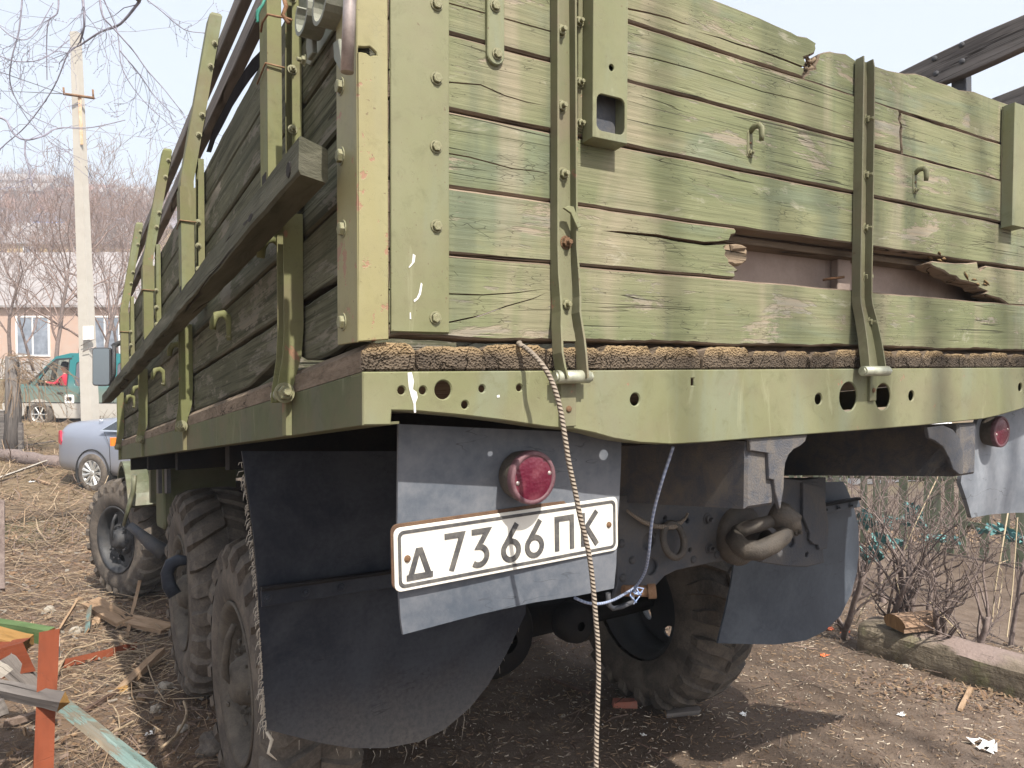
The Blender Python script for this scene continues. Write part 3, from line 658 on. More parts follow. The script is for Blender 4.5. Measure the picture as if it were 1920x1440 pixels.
# side sills
for x0,x1,m_ in ((0,.004,-1),(2.496,2.5,1)):
    b=MB()
    P=[(.0045,-.0795),(4.38,-.081),(4.38,0),(.0045,0)]
    b.prism(P,mpX(x0 if m_<0 else x1),0,.004*(-m_),.001,(),(0,0,0),lambda u,v,d:(u,d,v))
    xa,xb=(0.0045,.06) if m_<0 else (2.44,2.4955)
    b.box((xa,.0045,-.0795),(xb,4.38,-.0755),0,T)
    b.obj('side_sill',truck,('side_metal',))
# floor boards, their ends showing above the rear sill
bx=[0.0]+[RY(px,670)[0] for px in (783,909,1027,1128,1229,1319,1407)]
while bx[-1]<2.4: bx.append(bx[-1]+rnd.uniform(.07,.13))
bx[-1]=2.5
for i in range(len(bx)-1):
    a,c=bx[i]+.0005,bx[i+1]-.0005;n=max(4,int((c-a)/.008))
    top=.043+rnd.uniform(-.005,.004);r_=.007+.011*(i>3)+rnd.uniform(0,.004)
    o=[(a,.001),(c,.001)]
    for k in range(n+1):
        t=k/n;x=c+(a-c)*t;e=min(t,1-t)*n
        o.append((x,top-r_*max(0,1-e/1.8)**1.2*rnd.uniform(.6,1.4)-abs(mnoise.noise(Vector((x*60,i,0))))*.007*(1 if i>3 else .6)))
    yy=rnd.uniform(-.002,.006)
    MB().prism(o,mpR(0),yy,4.37,.0035,(),(0,0,1),lambda u,v,d:(u,d,v)).obj('floorboard',truck,('end_grain','bare_edge'))
# left corner post: angle of sheet iron, torn near the top
xe,xr=-.009,RY(727,600,-.001)[0]
tear=[RY(px,py,-.002) for px,py in ((668,94),(672,89),(682,90),(692,89),(698,94),(704,100),(705,105),(699,105),(694,107),(686,101),(676,99),(669,99))]
zb=.0475
b=MB().prism([(xe,zb-.004),(xr,zb),(xr,.80),(xe,.80)],mpR(0),-.005,-.001,.0015,[[(max(u,xe+.0025),v) for u,v in tear]],(0,0,0))
b.prism([(-.0008,zb-.004),(.085,zb+.004),(.085,.8),(-.0008,.8)],mpX(xe),0.,.004,.001,(),(0,0,0),lambda u,v,d:(u,d,v))
b.obj('corner_post',truck,('post_metal',))
MB().prism([(2.5-xr,zb),(2.509,zb),(2.509,.8),(2.5-xr,.8)],mpR(0),-.005,-.001,.0015,(),(0,0,0)).obj('corner_post',truck,('post_metal',))
for px,py in ((638,291),(641,428),(641,603),(637,160)):
    y,z=LX(px,py,-.012);bolt(T((-.009,y+.003,z)),(-1,0,0),.0105,truck,'hex','bolt')
# steel bar of the tailgate latch hanging over the corner
P=[RY(px,py,-.035) for px,py in ((657,-110),(656,0),(651,136))]
MB().tube([T((P[0][0],-.035,P[0][1])),T((P[1][0],-.035,P[1][1])),T((P[2][0],-.035,P[2][1]))],.0091,20).obj('latch_bar',truck,('steel',))
# latch loops on the side (forged brackets near the top of the corner)
def sidebit(pts,x0,x1,mat='strap_metal',name='latch_bracket'):
    P=[LX(px,py,x0) for px,py in pts]
    return MB().prism(P,mpX(0),x0,x1,.0015,(),(0,0,0),lambda u,v,d:(u,d,v)).obj(name,truck,(mat,))
M['latch']=dusty('grey_green_latch_iron',(.15,.165,.13),(.27,.26,.22),.5,.6,6.,.3,.3)
sidebit([(574,60),(583,95),(572,118),(580,122),(600,95),(640,30),(640,-40),(560,-40),(560,20)],.012,.016,'latch','latch_plate')
def curl(cx,cy,w_,x):
    # forged strap curling round: band in the y-z plane, standing out from the side
    y,z=LX(cx,cy,-.02);b=MB();r=.032
    vs=[];n=14
    for i in range(n+1):
        a=math.radians(-200+i*250/n);
        for rr in (r,r-.006):
            for xx in (-.002,-.036):
                vs.append(T((xx,y+rr*math.cos(a)*1.15,z+rr*math.sin(a))))
    fs=[]
    for i in range(n):
        o=4*i;q=o+4
        for p,c in ((0,1),(1,3),(3,2),(2,0)): fs.append((o+p,o+c,q+c,q+p))
    fs+=[(0,1,3,2),(4*n,4*n+2,4*n+3,4*n+1)]
    b.add(vs,fs,0);return b.obj('latch_curl',truck,('latch',))
curl(583,30,0,0);curl(618,8,0,0)
sidebit([(576,50),(584,48),(586,98),(576,112),(573,90)],-.012,-.004,'latch','latch_tongue')
sidebit([(608,0),(620,0),(622,40),(613,54),(606,48)],-.014,-.005,'latch','latch_tongue')
sidebit([(624,80),(634,72),(640,110),(637,133),(626,112)],-.014,-.005,'latch','latch_tongue')
y,z=LX(569,113,-.005);bolt(T((-.003,y,z)),(-1,0,0),.0075,truck,'nut','bolt')

# splashes of white paint on the end plate and the sill
M['splash']=plain('white_paint_splash',(.62,.62,.6),.5,0,.05)
def splash(pts,y,par): MB().prism([RY(px,py,y) for px,py in pts],mpR(0),y-.0008,y-.0001,.0003,(),(0,0,0)).obj('paint_splash',par,('splash',))
ye=YT-.0052
splash([(774,476),(779,479),(777,492),(771,499),(767,503),(766,501),(772,493)],ye,tg);splash([(789,530),(792,533),(789,552),(784,561),(777,567),(775,563),(781,559),(785,550)],ye,tg);splash([(768,586),(770,586),(771,599),(768,598)],ye,tg)
splash([(764,699),(772,698),(776,715),(774,730),(781,735),(783,745),(779,756),(780,774),(776,774),(775,757),(770,742),(766,725)],-.0002,truck)
splash([(931,742),(936,740),(937,745),(932,746)],-.0002,truck)
# ------------------------------------------------ left side of the bed
sp=empty('side_panel',T((.02,2.2,.05)),truck)
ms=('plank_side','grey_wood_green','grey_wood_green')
lcS=lambda u,v,d:(u,d,v)
XS=.02
def splank(bot,top,right=(),left=(),d0=0.,mats=ms,parent=sp,x0=XS,th=.04):
    return plank('plank',bot,top,right,left,d0,th,.004,parent,mpX(x0),mats,lcS)
def Lp(pts,x=XS): return [LX(px,py,x) for px,py in pts]
Y0,Y1=.075,4.34
def sedge(z,y0=Y0,y1=Y1,amp=.0025,n=70): return wob((y0,z),(y1,z),n,amp,rnd,4.)
# lowest board: split off diagonally and broken away toward the corner
b0=Lp([(660,640),(652,641),(640,648),(630,655),(610,668),(600,672),(585,676),(572,675),(560,668),(545,667),(527,668),(510,681),(490,700),(475,715),(462,727),(430,741),(400,757)])
splank([p for p in b0]+[(2.2,.05)]+wob((2.3,.05),(Y1,.05),20,.002,rnd),rev(wob((b0[0][0],.166),(Y1,.168),70,.0025,rnd)),d0=.001)
splank([(.26,.006),(.9,.006)]+wob((1.,.006),(Y1,.006),20,.002,rnd),rev(Lp([(590,690),(575,693),(560,690),(540,690),(505,706),(480,724),(463,736),(430,748),(400,763)])+[(2.2,.044),(Y1,.044)]),d0=.004)
splank(sedge(.1745),rev(sedge(.2885)),d0=-.002)
splank(sedge(.2975),rev(sedge(.412)),d0=.002)
splank(sedge(.42),rev(sedge(.534)))
splank(sedge(.543),rev(sedge(.656)),d0=-.001)
splank(sedge(.664),rev(sedge(.768,amp=.005)),d0=.002)
# rail along the middle of the side: squared timber, split and knotted
rp=[]
def railsec(y,k): return k
b=MB();N=90
for i in range(N+1):
    t=i/N;y=.035+t*4.42;j=lambda q:.0035*mnoise.noise(Vector((y*6,q,0)))+rnd.uniform(-.0008,.0008)
    for (x,z) in ((-.083,.297),(-.083,.343),(-.079,.347),(-.031,.347),(-.028,.344),(-.028,.300),(-.031,.296),(-.079,.293)):
        yy=y+(.04*(x+.083)/.06 if i==0 else 0)
        b.v.append(tuple(T((x+j(x*90),yy,z+j(z*80+x)))));b.lc.append((y,x,z))
for i in range(N):
    for k in range(8):
        a=i*8+k;c=i*8+(k+1)%8;b.f.append((a,c,c+8,a+8));b.mi.append(0);b.sm.append(False)
b.f.append(tuple(range(8)));b.mi.append(0);b.sm.append(False);b.f.append(tuple(range(N*8,N*8+8)));b.mi.append(0);b.sm.append(False)
b.obj('rail',sp,('grey_wood_green',))
M['void']=plain('knot_hole_black',(.015,.012,.01),.95,0,.2)
for (px,py,rx,rz) in ((541,318,.008,.013),(470,408,.012,.008),(459,420,.02,.005)):
    y,z=LX(px,py,-.0835);MB().prism(circ(y,z,rx*1.6,10,rz),mpX(0),-.0845,-.078,.002,(),(0,0,0)).obj('knot_hole',sp,('void',))
# lower hinge straps of the side (open channels, foot on a pin below)
def sidestrap(yc,wd=.05,full=True,z0=-.015,z1=.335):
    xw=XS-.003;d=.036;n0=yc-wd/2;n1=yc+wd/2;st=[]
    for z,o,cl in ((z1,0,0),(.2,0,0),(.12,0,.0),(.07,.004,.0),(.04,.012,.003),(.01,.02,.006),(z0,.024,.007)):
        st.append((z,n0+cl*.4,n1-cl,xw-o,xw-o-d+o*.35))
    channel('side_strap',st,sp,('stake_metal',),tr=lambda p:T((p[1],p[0],p[2])),webmin=.035)
    x=-.02
    MB().tube([T((x,n0-.012,.0)),T((x,n1+.008,.0))],.0115,16).obj('hinge_pin',sp,('steel2',))
    bolt(T((x,n0-.002,.0)),-T((0,1,0)),.014,sp,'nut','bolt')
    MB().prism([(n0-.003+.022,-.079),(n1-.004,-.079),(n1-.004,.0),(n0+.019,.0)],mpX(0),-.012,-.0005,.001,(),(0,0,0)).obj('hinge_lug',truck,('stake_metal',))
YS=[LX(570,600,XS-.003)[0]+.0,0,0,0]
YS=[LX(px,py,XS-.003)[0] for px,py in ((569,600),(361,650),(282,700),(234,760))]
YS=[YS[0],YS[1],YS[1]+1.27,YS[1]+2.54]
for y in YS: sidestrap(y+.025)
# upper stakes: straps bolted to the boards and removable stakes in front of them carrying the slats
def lean(z): return max(0.,z-.72)*.17
def upper(yc,top,x0=-.045,x1=-.002,near=False):
    xw=XS-.003
    st=[(.349,yc,yc+.05,xw,xw-.018),(.60,yc,yc+.05,xw,xw-.018),(.79,yc,yc+.05,xw,xw-.016)]
    channel('side_strap',st,sp,('stake_metal',),tr=lambda p:T((p[1],p[0],p[2])))
    for z in ((.40,.49,.60,.73) if near else (.38,.46,.53,.60)):
        bolt(T((-.001,yc-.001,z)),-T((0,1,0)),.0065,sp,'nut','bolt')
    w0,w1=yc,yc+.055
    b=MB();vs=[];zs=(.352,.45,.6,.72,.82,.9,1.0,top-.01,top)
    for k,z in enumerate(zs):
        L=lean(z);e=.006 if k==len(zs)-1 else 0
        for x,y in ((x0+L+e,w0+e),(x0+L+e,w1-e),(x1+L-e,w1-e),(x1+L-e,w0+e)): vs.append(T((x,y,z)))
    fs=[(i*4+k,i*4+(k+1)%4,i*4+4+(k+1)%4,i*4+4+k) for i in range(len(zs)-1) for k in range(4)]+[(0,3,2,1),tuple(range(len(vs)-4,len(vs)))]
    b.add(vs,fs,0)
    if not near: b.box((x0-.003,w0-.003,.60),(x1+.004,w1+.003,.70),0,T)
    b.obj('stake',sp,('stake_metal',))
    MB().prism([(w0+.012,.362),(w1-.015,.362),(w1-.015,.41),(w0+.012,.41)],mpX(0),x0-.0015,x0-.0002,.0005,(),(0,0,0)).obj('stake_slot',sp,('void',))
    MB().tube([T((x0-.004,w1+.004,.59)),T((x0-.004,w0-.004,.60)),T((x1+.004,w0-.005,.598))],.0018,6).obj('wire_tie',sp,('rust',))
    for z in (.86,.92,1.07,1.14):
        if z<top: bolt(T((x1+lean(z)-.008,w0-.001,z)),-T((0,1,0)),.0065,sp,'nut','bolt')
upper(.355,1.24,-.046,-.02,True);upper(1.36,1.235,-.048,-.012);upper(2.36,1.19,-.048,-.012);upper(3.45,1.19,-.048,-.012)
def slat(z0,z1,y0,y1,th=.038,par=None,x=-.014,mir=False,mats=('grey_wood','grey_wood','grey_wood')):
    f=lambda u,v,d:T(((2.5-(x+lean(v)+d)) if mir else (x+lean(v)+d),u,v))
    plank('slat',wob((y0,z0),(y1,z0),60,.003,rnd,4.),rev(wob((y0,z1),(y1,z1),60,.003,rnd,4.)),d0=0,th=th,bev=.003,parent=par or sp,mp=f,mats=mats,lcf=lcS)
slat(.868,.945,.1,4.3,.027,None,-.010);slat(1.09,1.17,.1,4.34,.027,None,-.010)
M['void_wire']=M['void']
# rope hooks on the lower boards
def shook(px,py,s_=1.):
    y,z=LX(px,py,XS);b=MB()
    P=[T((XS-.003,y,z-.045*s_)),T((XS-.003,y,z-.01)),T((XS-.006,y,z+.012)),T((XS-.02,y,z+.024)),T((XS-.037,y,z+.020)),T((XS-.045,y,z+.004)),T((XS-.047,y,z-.018))]
    b.tube(P,[.006,.0065,.0065,.0065,.0065,.006,.005],8,r2=1.6);b.obj('rope_hook',sp,('stake_metal',))
    bolt(T((XS-.005,y,z-.035)),(-1,0,0),.006,sp,'nut','bolt')
shook(434,606);shook(310,703);shook(268,734);shook(254,750);shook(345,658);shook(533,470)
# green twine and frayed wire at the first stake
M['green_twine']=plain('green_twine',(.03,.2,.15),.7,0,.3)
P=[at(px,py,d) for px,py,d in ((500,-10,1.16),(493,8,1.15),(487,18,1.15),(483,28,1.15),(484,40,1.152),(481,42,1.152))]
MB().tube(P,.0022,5).tube([at(491,10,1.15),at(482,20,1.15),at(480,35,1.151)],.0015,5).obj('twine_scrap',None,('green_twine',),label='scrap of green twine knotted round the top of the nearest stake',category='twine')
P=[at(px,py,d) for px,py,d in ((489,60,1.13),(492,42,1.12),(502,27,1.10),(520,31,1.10),(535,33,1.10),(548,38,1.1))]
MB().tube(P,.0018,6).tube([at(530,-10,1.1),at(536,12,1.1),at(531,28,1.1),at(541,44,1.1)],.003,6,jit=.3).obj('wire_tie',sp,('rust',))
# black tarp strip lying between slats and boards
ts=[LX(px,py,.03) for px,py in ((489,96),(475,110),(462,128),(452,145),(440,165),(425,195),(412,220),(400,245),(388,285),(396,286),(404,262),(420,232),(436,200),(455,170),(470,148),(489,125))]
M['tarp']=plain('black_tarp',(.015,.013,.013),.95,0,.3,20,.03)
MB().prism(ts,mpX(0),.028,.03,.0005,(),(0,0,0)).obj('torn_tarp_strip',truck,('tarp',))
# side boards and slats of the right-hand side
sp2=empty('side_panel',T((2.48,2.2,.05)),truck)
for i,(a,c) in enumerate(((.05,.168),(.1745,.2885),(.2975,.412),(.42,.534),(.543,.656),(.664,.785))):
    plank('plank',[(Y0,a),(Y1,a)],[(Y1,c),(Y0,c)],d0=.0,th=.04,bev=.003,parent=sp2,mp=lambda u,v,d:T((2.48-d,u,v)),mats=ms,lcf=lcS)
M['grey_dark']=raw_wood('dark_weathered_slat',(.1,.09,.085),(.21,.19,.175))
gm=('grey_dark',)*3
def farslat(pts,x):
    P=[LX(px,py,x) for px,py in pts]
    MB().prism(P,mpX(0),x,x+.04,.003,(),(0,0,0),lcS).obj('slat',sp2,gm)
XR=2.44
farslat([(1560,200),(1690,133),(1750,103),(1830,65),(1920,27),(2100,-50),(2100,-5),(1920,88),(1860,116),(1808,139),(1770,153),(1700,185),(1560,245)],XR)
farslat([(1750,240),(1862,183),(1920,160),(2100,85),(2100,140),(1920,196),(1760,270)],XR)
P=[LX(px,py,XR+.041) for px,py in ((1783,260),(1812,260),(1811,120),(1783,130))]
MB().prism(P,mpX(0),XR+.041,XR+.08,.003,(),(0,0,0),lcS).obj('stake',sp2,('frame',))
for px,py in ((1803,84),(1752,110),(1804,115),(1755,138)):
    y,z=LX(px,py,XR-.001);bolt(T((XR-.001,y,z)),(-1,0,0),.011,sp2,'dome','frame')
# front wall of the bed and the cab behind it
hb=empty('headboard',T((1.25,4.36,.05)),truck)
for a,c in ((.05,.168),(.1745,.2885),(.2975,.412),(.42,.534),(.543,.656),(.664,.785)):
    plank('plank',[(.03,a),(2.47,a)],[(2.47,c),(.03,c)],d0=0,th=.035,bev=.003,parent=hb,mp=mpR(4.34),mats=ms,lcf=lcX)
cab=empty('cab',T((1.25,5.2,-.2)),truck)
M['cab_paint']=painted_metal('dull_green_cab_paint',(.07,.08,.042),(.1,.108,.06),.4,.4)
b=MB()
sec=[(4.55,-.2),(6.0,-.2),(6.0,.05),(5.95,.12),(5.75,.62),(5.6,.70),(4.62,.70),(4.55,.6)]
b.prism(sec,mpX(0),.33,2.17,.02,(),(0,0,0),lcS)
b.prism([(6.02,-.3),(7.35,-.3),(7.38,-.08),(7.3,.0),(6.02,.06)],mpX(0),.72,1.78,.03,(),(0,0,0),lcS)
b.obj('cab_body',cab,('cab_paint',))
for x0,x1 in ((.327,.3295),(2.1705,2.173)):
    MB().prism([(4.75,.15),(5.55,.15),(5.62,.2),(5.5,.58),(4.75,.58)],mpX(0),x0,x1,.001,(),(0,0,0)).obj('side_window',cab,('glass_dark',))
MB().prism(rrect(.55,.2,1.2,.55,.05),mpR(0),4.545,4.5485,.001,(),(0,0,0)).obj('rear_window',cab,('glass_dark',))
MB().prism(rrect(1.3,.2,1.95,.55,.05),mpR(0),4.545,4.5485,.001,(),(0,0,0)).obj('rear_window',cab,('glass_dark',))
# front wings over the front wheels
for s0,s1 in ((.16,.71),(1.79,2.34)):
    b=MB();n=14;vs=[]
    for i in range(n+1):
        a=math.radians(28+135*i/n)
        for r in (.66,.70):
            for x in (s0,s1): vs.append(T((x,6.28-r*math.cos(a),-.78+r*math.sin(a))))
    fs=[]
    for i in range(n):
        o=4*i;q=o+4
        for p,c in ((0,1),(1,3),(3,2),(2,0)): fs.append((o+p,o+c,q+c,q+p))
    fs+=[(0,1,3,2),(4*n,4*n+2,4*n+3,4*n+1)]
    b.add(vs,fs,0).obj('front_wing',cab,('cab_paint',))
# mirror on its arm, indicator lamp, step
mz=at(190,687,4.4)
mp_=lambda u,v,d:mz+RT*u+UP*v+FW*d
mirror=MB().prism(rrect(-.055,-.115,.055,.112,.018),mp_,.0,.02,.004,(),(0,0,0)).obj('rear_view_mirror',cab,('rim_dark',))
M['mirror']=plain('mirror_glass',(.3,.33,.35),.03,1.,0,5,.5,0)
MB().prism(rrect(-.049,-.109,.049,.106,.014),mp_,-.003,-.0005,.0005,(),(0,0,0)).obj('mirror_glass',mirror,('mirror',))
MB().tube([at(214,648,4.38),at(214,700,4.38),at(208,722,4.4)],.011,8).tube([at(214,648,4.38),at(224,643,4.6),at(240,643,4.9)],.016,8).obj('mirror_arm',cab,('rim_dark',))
M['orange']=plain('orange_lens',(.75,.2,.03),.35,0,.15)
MB().box((-.03,-.03,-.03),(.03,.03,.03),0,lambda p:at(215,828,5.6)+np.array(p)).obj('indicator_lamp',cab,('orange',))
c0=T((.3,4.5,-.35))
MB().box((.19,4.42,-.38),(.3,4.5,-.1),0,T).box((.12,4.40,-.12),(.5,4.52,-.02),0,T).obj('wing_rear_edge',cab,('cab_paint',))
# ------------------------------------------------ chassis
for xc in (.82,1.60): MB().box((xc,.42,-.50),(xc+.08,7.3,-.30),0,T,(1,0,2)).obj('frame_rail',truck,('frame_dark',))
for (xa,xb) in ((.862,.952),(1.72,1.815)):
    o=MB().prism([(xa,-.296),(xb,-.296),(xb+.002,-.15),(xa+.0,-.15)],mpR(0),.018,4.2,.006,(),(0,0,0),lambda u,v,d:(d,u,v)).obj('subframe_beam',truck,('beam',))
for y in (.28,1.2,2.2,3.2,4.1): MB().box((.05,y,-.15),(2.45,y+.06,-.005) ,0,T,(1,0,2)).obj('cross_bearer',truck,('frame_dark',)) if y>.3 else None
# brackets that tie the beams to the sill (plates with a curved throat)
def throat(xr0,pts,mat='beam'):
    P=[RY(px,py,.012) for px,py in pts]
    MB().prism(P,mpR(0),.008,.017,.0015,(),(0,0,0)).obj('beam_gusset',truck,(mat,))
throat(0,[(1403,822),(1511,815),(1507,828),(1498,836),(1486,842),(1476,853),(1470,868),(1468,884),(1467,915),(1463,940),(1460,955),(1452,925),(1449,900),(1440,898),(1438,850),(1405,845)])
throat(0,[(1736,802),(1765,797),(1785,806),(1797,822),(1803,850),(1803,890),(1795,889),(1785,880),(1778,860),(1766,838),(1750,826),(1740,822)],'frame')
# rear crossmember plate with holes and rivets
YC=.4
cmh=[]
def Cc(px,py): return RY(px,py,YC)
for px,py,r in ((1247,972,.006),(1289,976,.006),(1217,1015,.022),(1294,1031,.006),(1222,1063,.0215),(1228,1003,.004),(1513,1040,.008),(1485,1016,.016)):
    u,v=Cc(px,py);cmh.append(circ(u,v,r,16 if r>.01 else 10))
poly=[Cc(px,py) for px,py in ((1150,930),(1158,1095),(1150,1125),(1188,1108),(1225,1104),(1247,1080),(1268,1070),(1330,1056),(1400,1045),(1430,1055),(1478,1062),(1515,1063),(1546,1055),(1540,985),(1536,905),(1460,895),(1400,900))]
MB().prism(poly,mpR(0),YC,YC+.012,.003,cmh,(0,0,0)).box((.80,YC+.0125,-.5),(1.70,YC+.07,-.3),0,T).obj('rear_crossmember',truck,('frame',))
for px,py,k in ((1326,973,'nut'),(1330,1028,'nut'),(1344,1040,'dome'),(1165,1019,'dome'),(1185,1050,'dome'),(1168,1083,'dome'),(1513,992,'dome'),(1530,965,'dome'),(1532,1013,'dome'),(1300,1049,'dome'),(1350,1000,'dome')):
    u,v=Cc(px,py);bolt(T((u,YC-.001,v)),NBr,.012 if k=='nut' else .011,truck,k,'frame')
pts=[Cc(px,py) for px,py in ((1500,968),(1513,1000),(1512,1012),(1520,1020),(1528,1021),(1530,1030),(1545,1028),(1548,985),(1538,912),(1500,905))]
MB().prism(pts,mpR(0),YC-.012,YC-.001,.002,(),(0,0,0)).obj('corner_bracket',truck,('frame',))
# tow hook: flange, horn and latch
hu,hv=RY(1390,1005,YC-.1)
cx,cz=Cc(1368,1005);hb_=T((cx+.03,YC,cz))
b=MB()
nrm=np.array([0,-1.,0])
b.lathe([(0,.085),(.02,.085),(.03,.07),(.035,.045),(.08,.036),(.1,.034)],hb_,nrm,24)
b.obj('tow_hook_flange',truck,('hook',))
hk=[RY(px,py,y) for px,py,y in ()]
path=[((1375,1008),.33),((1385,1022),.30),((1400,1032),.27),((1425,1032),.25),((1450,1020),.24),((1470,1005),.24),((1478,997),.245)]
b=MB();P=[T((RY(*p,y)[0],y,RY(*p,y)[1])) for p,y in path]
b.tube(P,[.022,.023,.022,.022,.021,.019,.015],14,r2=1.25)
path=[((1380,1000),.33),((1400,990),.30),((1430,982),.28),((1450,975),.27)]
P=[T((RY(*p,y)[0],y,RY(*p,y)[1])) for p,y in path];b.tube(P,[.019,.019,.018,.016],12)
b.obj('tow_hook',truck,('hook',))
b=MB();path=[((1448,958),.28),((1462,966),.26),((1478,980),.25),((1490,994),.25)]
P=[T((RY(*p,y)[0],y,RY(*p,y)[1])) for p,y in path];b.tube(P,[.024,.03,.028,.016],10,r2=1.35)
b.tube([T((RY(1462,950,.27)[0],.27,RY(1462,950,.27)[1])),T((RY(1496,972,.26)[0],.26,RY(1496,972,.26)[1]))],.014,8);b.obj('tow_hook_latch',truck,('hook',))
u,v=RY(1492,996,.24);bolt(T((u,.24,v)),NBr,.011,truck,'nut','hook')
# eye ring tied to the plate with a rag of rope
u,v=RY(1263,1013,YC-.03);b=MB()
P=[T((u+.036*math.cos(a),YC-.03+.012*math.sin(a),v+.044*math.sin(a))) for a in np.linspace(0,2*PI,22)]
b.tube(P,.0095,10,cap=False).obj('towing_ring',truck,('hook',))
P=[T((RY(px,py,YC-.02)[0],YC-.02,RY(px,py,YC-.02)[1])) for px,py in ((1175,957),(1190,968),(1208,980),(1228,987),(1248,988),(1262,986),(1275,980),(1285,972),(1290,962))]
MB().tube(P,[.003,.004,.006,.006,.008,.011,.006,.0035,.003],7,jit=.3).obj('rag_tie',truck,('rope',))
# shackle stub under the plate
u,v=RY(1190,1112,YC-.04);MB().tube([T((u-.03,YC-.03,v+.01)),T((u+.035,YC-.05,v))],.014,10).lathe([(0,.019),(.02,.019),(.02,.009),(.0,.009)],T((u+.035,YC-.05,v)),T((.8,-.6,0)),12).obj('tow_pin',truck,('rust',))
P=[T((RY(px,py,.3)[0],.3,RY(px,py,.3)[1])) for px,py in ((1140,1112),(1142,1135),(1150,1141),(1165,1138),(1187,1128),(1185,1118))]
MB().tube(P,.006,8).obj('wire_loop',truck,('frame',))
# axles, differential, springs, tank in the dark under the bed
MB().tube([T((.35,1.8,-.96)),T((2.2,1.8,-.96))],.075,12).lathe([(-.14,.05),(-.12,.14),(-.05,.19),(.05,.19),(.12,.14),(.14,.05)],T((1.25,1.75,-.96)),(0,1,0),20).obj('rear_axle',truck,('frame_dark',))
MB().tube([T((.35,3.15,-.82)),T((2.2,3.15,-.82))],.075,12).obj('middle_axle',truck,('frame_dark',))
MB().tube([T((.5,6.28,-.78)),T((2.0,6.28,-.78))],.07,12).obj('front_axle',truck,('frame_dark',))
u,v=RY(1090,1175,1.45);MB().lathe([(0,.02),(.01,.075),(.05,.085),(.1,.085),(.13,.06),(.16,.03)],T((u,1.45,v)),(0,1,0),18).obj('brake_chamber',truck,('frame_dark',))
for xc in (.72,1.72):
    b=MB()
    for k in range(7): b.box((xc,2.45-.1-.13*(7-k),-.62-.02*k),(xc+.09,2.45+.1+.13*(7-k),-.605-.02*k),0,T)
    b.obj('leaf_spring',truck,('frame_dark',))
MB().prism(rrect(3.78,-.52,4.14,-.12,.05),mpX(0),.19,.6,.01,(),(0,0,0),lcS).obj('fuel_tank',truck,('side_metal',))
MB().prism([(.9,-.36),(1.9,-.36),(1.9,-.1),(.9,-.1)],mpR(0),4.2,4.26,.004,(),(0,0,0)).obj('tool_bracket',truck,('frame_dark',))
for px in (300,316):
    y,z=LX(px,865,.16);y2,z2=LX(px,925,.16);MB().box((.15,y,z2),(.17,y+.09,z+.06),0,T).obj('tank_strap',truck,('frame',))
P=[at(px,py,5.9) for px,py in ((252,890),(250,920),(240,955),(232,985))];MB().tube(P,[.06,.055,.05,.035],8,r2=.35).obj('step_bracket',truck,('cab_paint',))
P=[at(px,py,5.2) for px,py in ((243,985),(262,1000),(285,1020),(312,1038))];MB().tube(P,[.03,.035,.05,.06],8).obj('drag_link',truck,('frame',))
# ------------------------------------------------ mud flaps
def flapmesh(name,pts,y,mat,th=.008,curve=None,parent=truck,rib=None,**tags):
    P=[RY(px,py,y) for px,py in pts];xs=[p[0] for p in P];xm=(min(xs)+max(xs))/2
    cv=curve or (lambda u,v:0.)
    # dense outline, interior filled with strips so the sheet can curve
    from mathutils.geometry import delaunay_2d_cdt
    O=[]
    for i in range(len(P)):
        a,c=np.array(P[i]),np.array(P[(i+1)%len(P)]);n=max(1,int(np.linalg.norm(c-a)/.03))
        for k in range(n): O.append(tuple(a+(c-a)*k/n))
    V=[Vector(p) for p in O];n0=len(V)
    x=min(xs)+.03
    while x<max(xs):
        z=min(p[1] for p in P)+.03
        while z<max(p[1] for p in P): V.append(Vector((x+.003*math.sin(z*90),z)));z+=.045
        x+=.045
    r=delaunay_2d_cdt(V,[],[list(range(n0))],1,1e-6)
    vv=[(p.x,p.y) for p in r[0]];N=len(vv)
    # boundary edges
    ec={}
    for f in r[2]:
        for i in range(len(f)):
            e=tuple(sorted((f[i],f[(i+1)%len(f)])));ec[e]=ec.get(e,0)+1
    b=MB();vs=[T((u,y+cv(u,v),v)) for u,v in vv]+[T((u,y+cv(u,v)+th,v)) for u,v in vv]
    fs=[tuple(f) for f in r[2]]+[tuple(i+N for i in f[::-1]) for f in r[2]]+[(a,c,c+N,a+N) for (a,c),k in ec.items() if k==1]
    b.add(vs,fs,0,[(u,0,v) for u,v in vv]*2,False)
    o=b.obj(name,parent,(mat,),**tags);autosmooth(o,50);return o
lflap=flapmesh('mudflap',[(452,846),(760,846),(760,905),(985,905),(985,1150),(975,1172),(950,1225),(915,1285),(880,1328),(835,1368),(790,1393),(730,1408),(670,1411),(610,1402),(545,1385),(508,1374),(500,1363),(495,1300),(489,1200),(482,1100),(474,1010),(463,925)],.88,'flap_dark',curve=lambda u,v:.02*math.sin(v*5)+.02*math.sin(u*7)-.0)
rflap=flapmesh('mudflap',[(1388,1040),(1480,905),(1576,903),(1598,940),(1615,985),(1620,1035),(1616,1075),(1603,1115),(1578,1155),(1545,1182),(1505,1200),(1450,1208),(1353,1208),(1368,1150),(1378,1100),(1382,1060)],.88,'flap_right',curve=lambda u,v:.015*math.sin(v*6)+.015*math.sin(u*5))
def bar(pts,y,fl,mat='frame_dark',h=.012,bolts=()):
    P=[RY(px,py,y) for px,py in pts]
    MB().prism(P,mpR(0),y-.012,y-.004,.002,(),(0,0,0)).obj('flap_bar',fl,(mat,))
    for px,py in bolts:
        u,v=RY(px,py,y-.012);bolt(T((u,y-.013,v)),NBr,.0085,fl,'nut',mat)
bar([(487,1106),(752,1071),(752,1098),(489,1137)],.85,lflap,'flap_dark',bolts=((501,1121),(573,1111),(640,1101)))
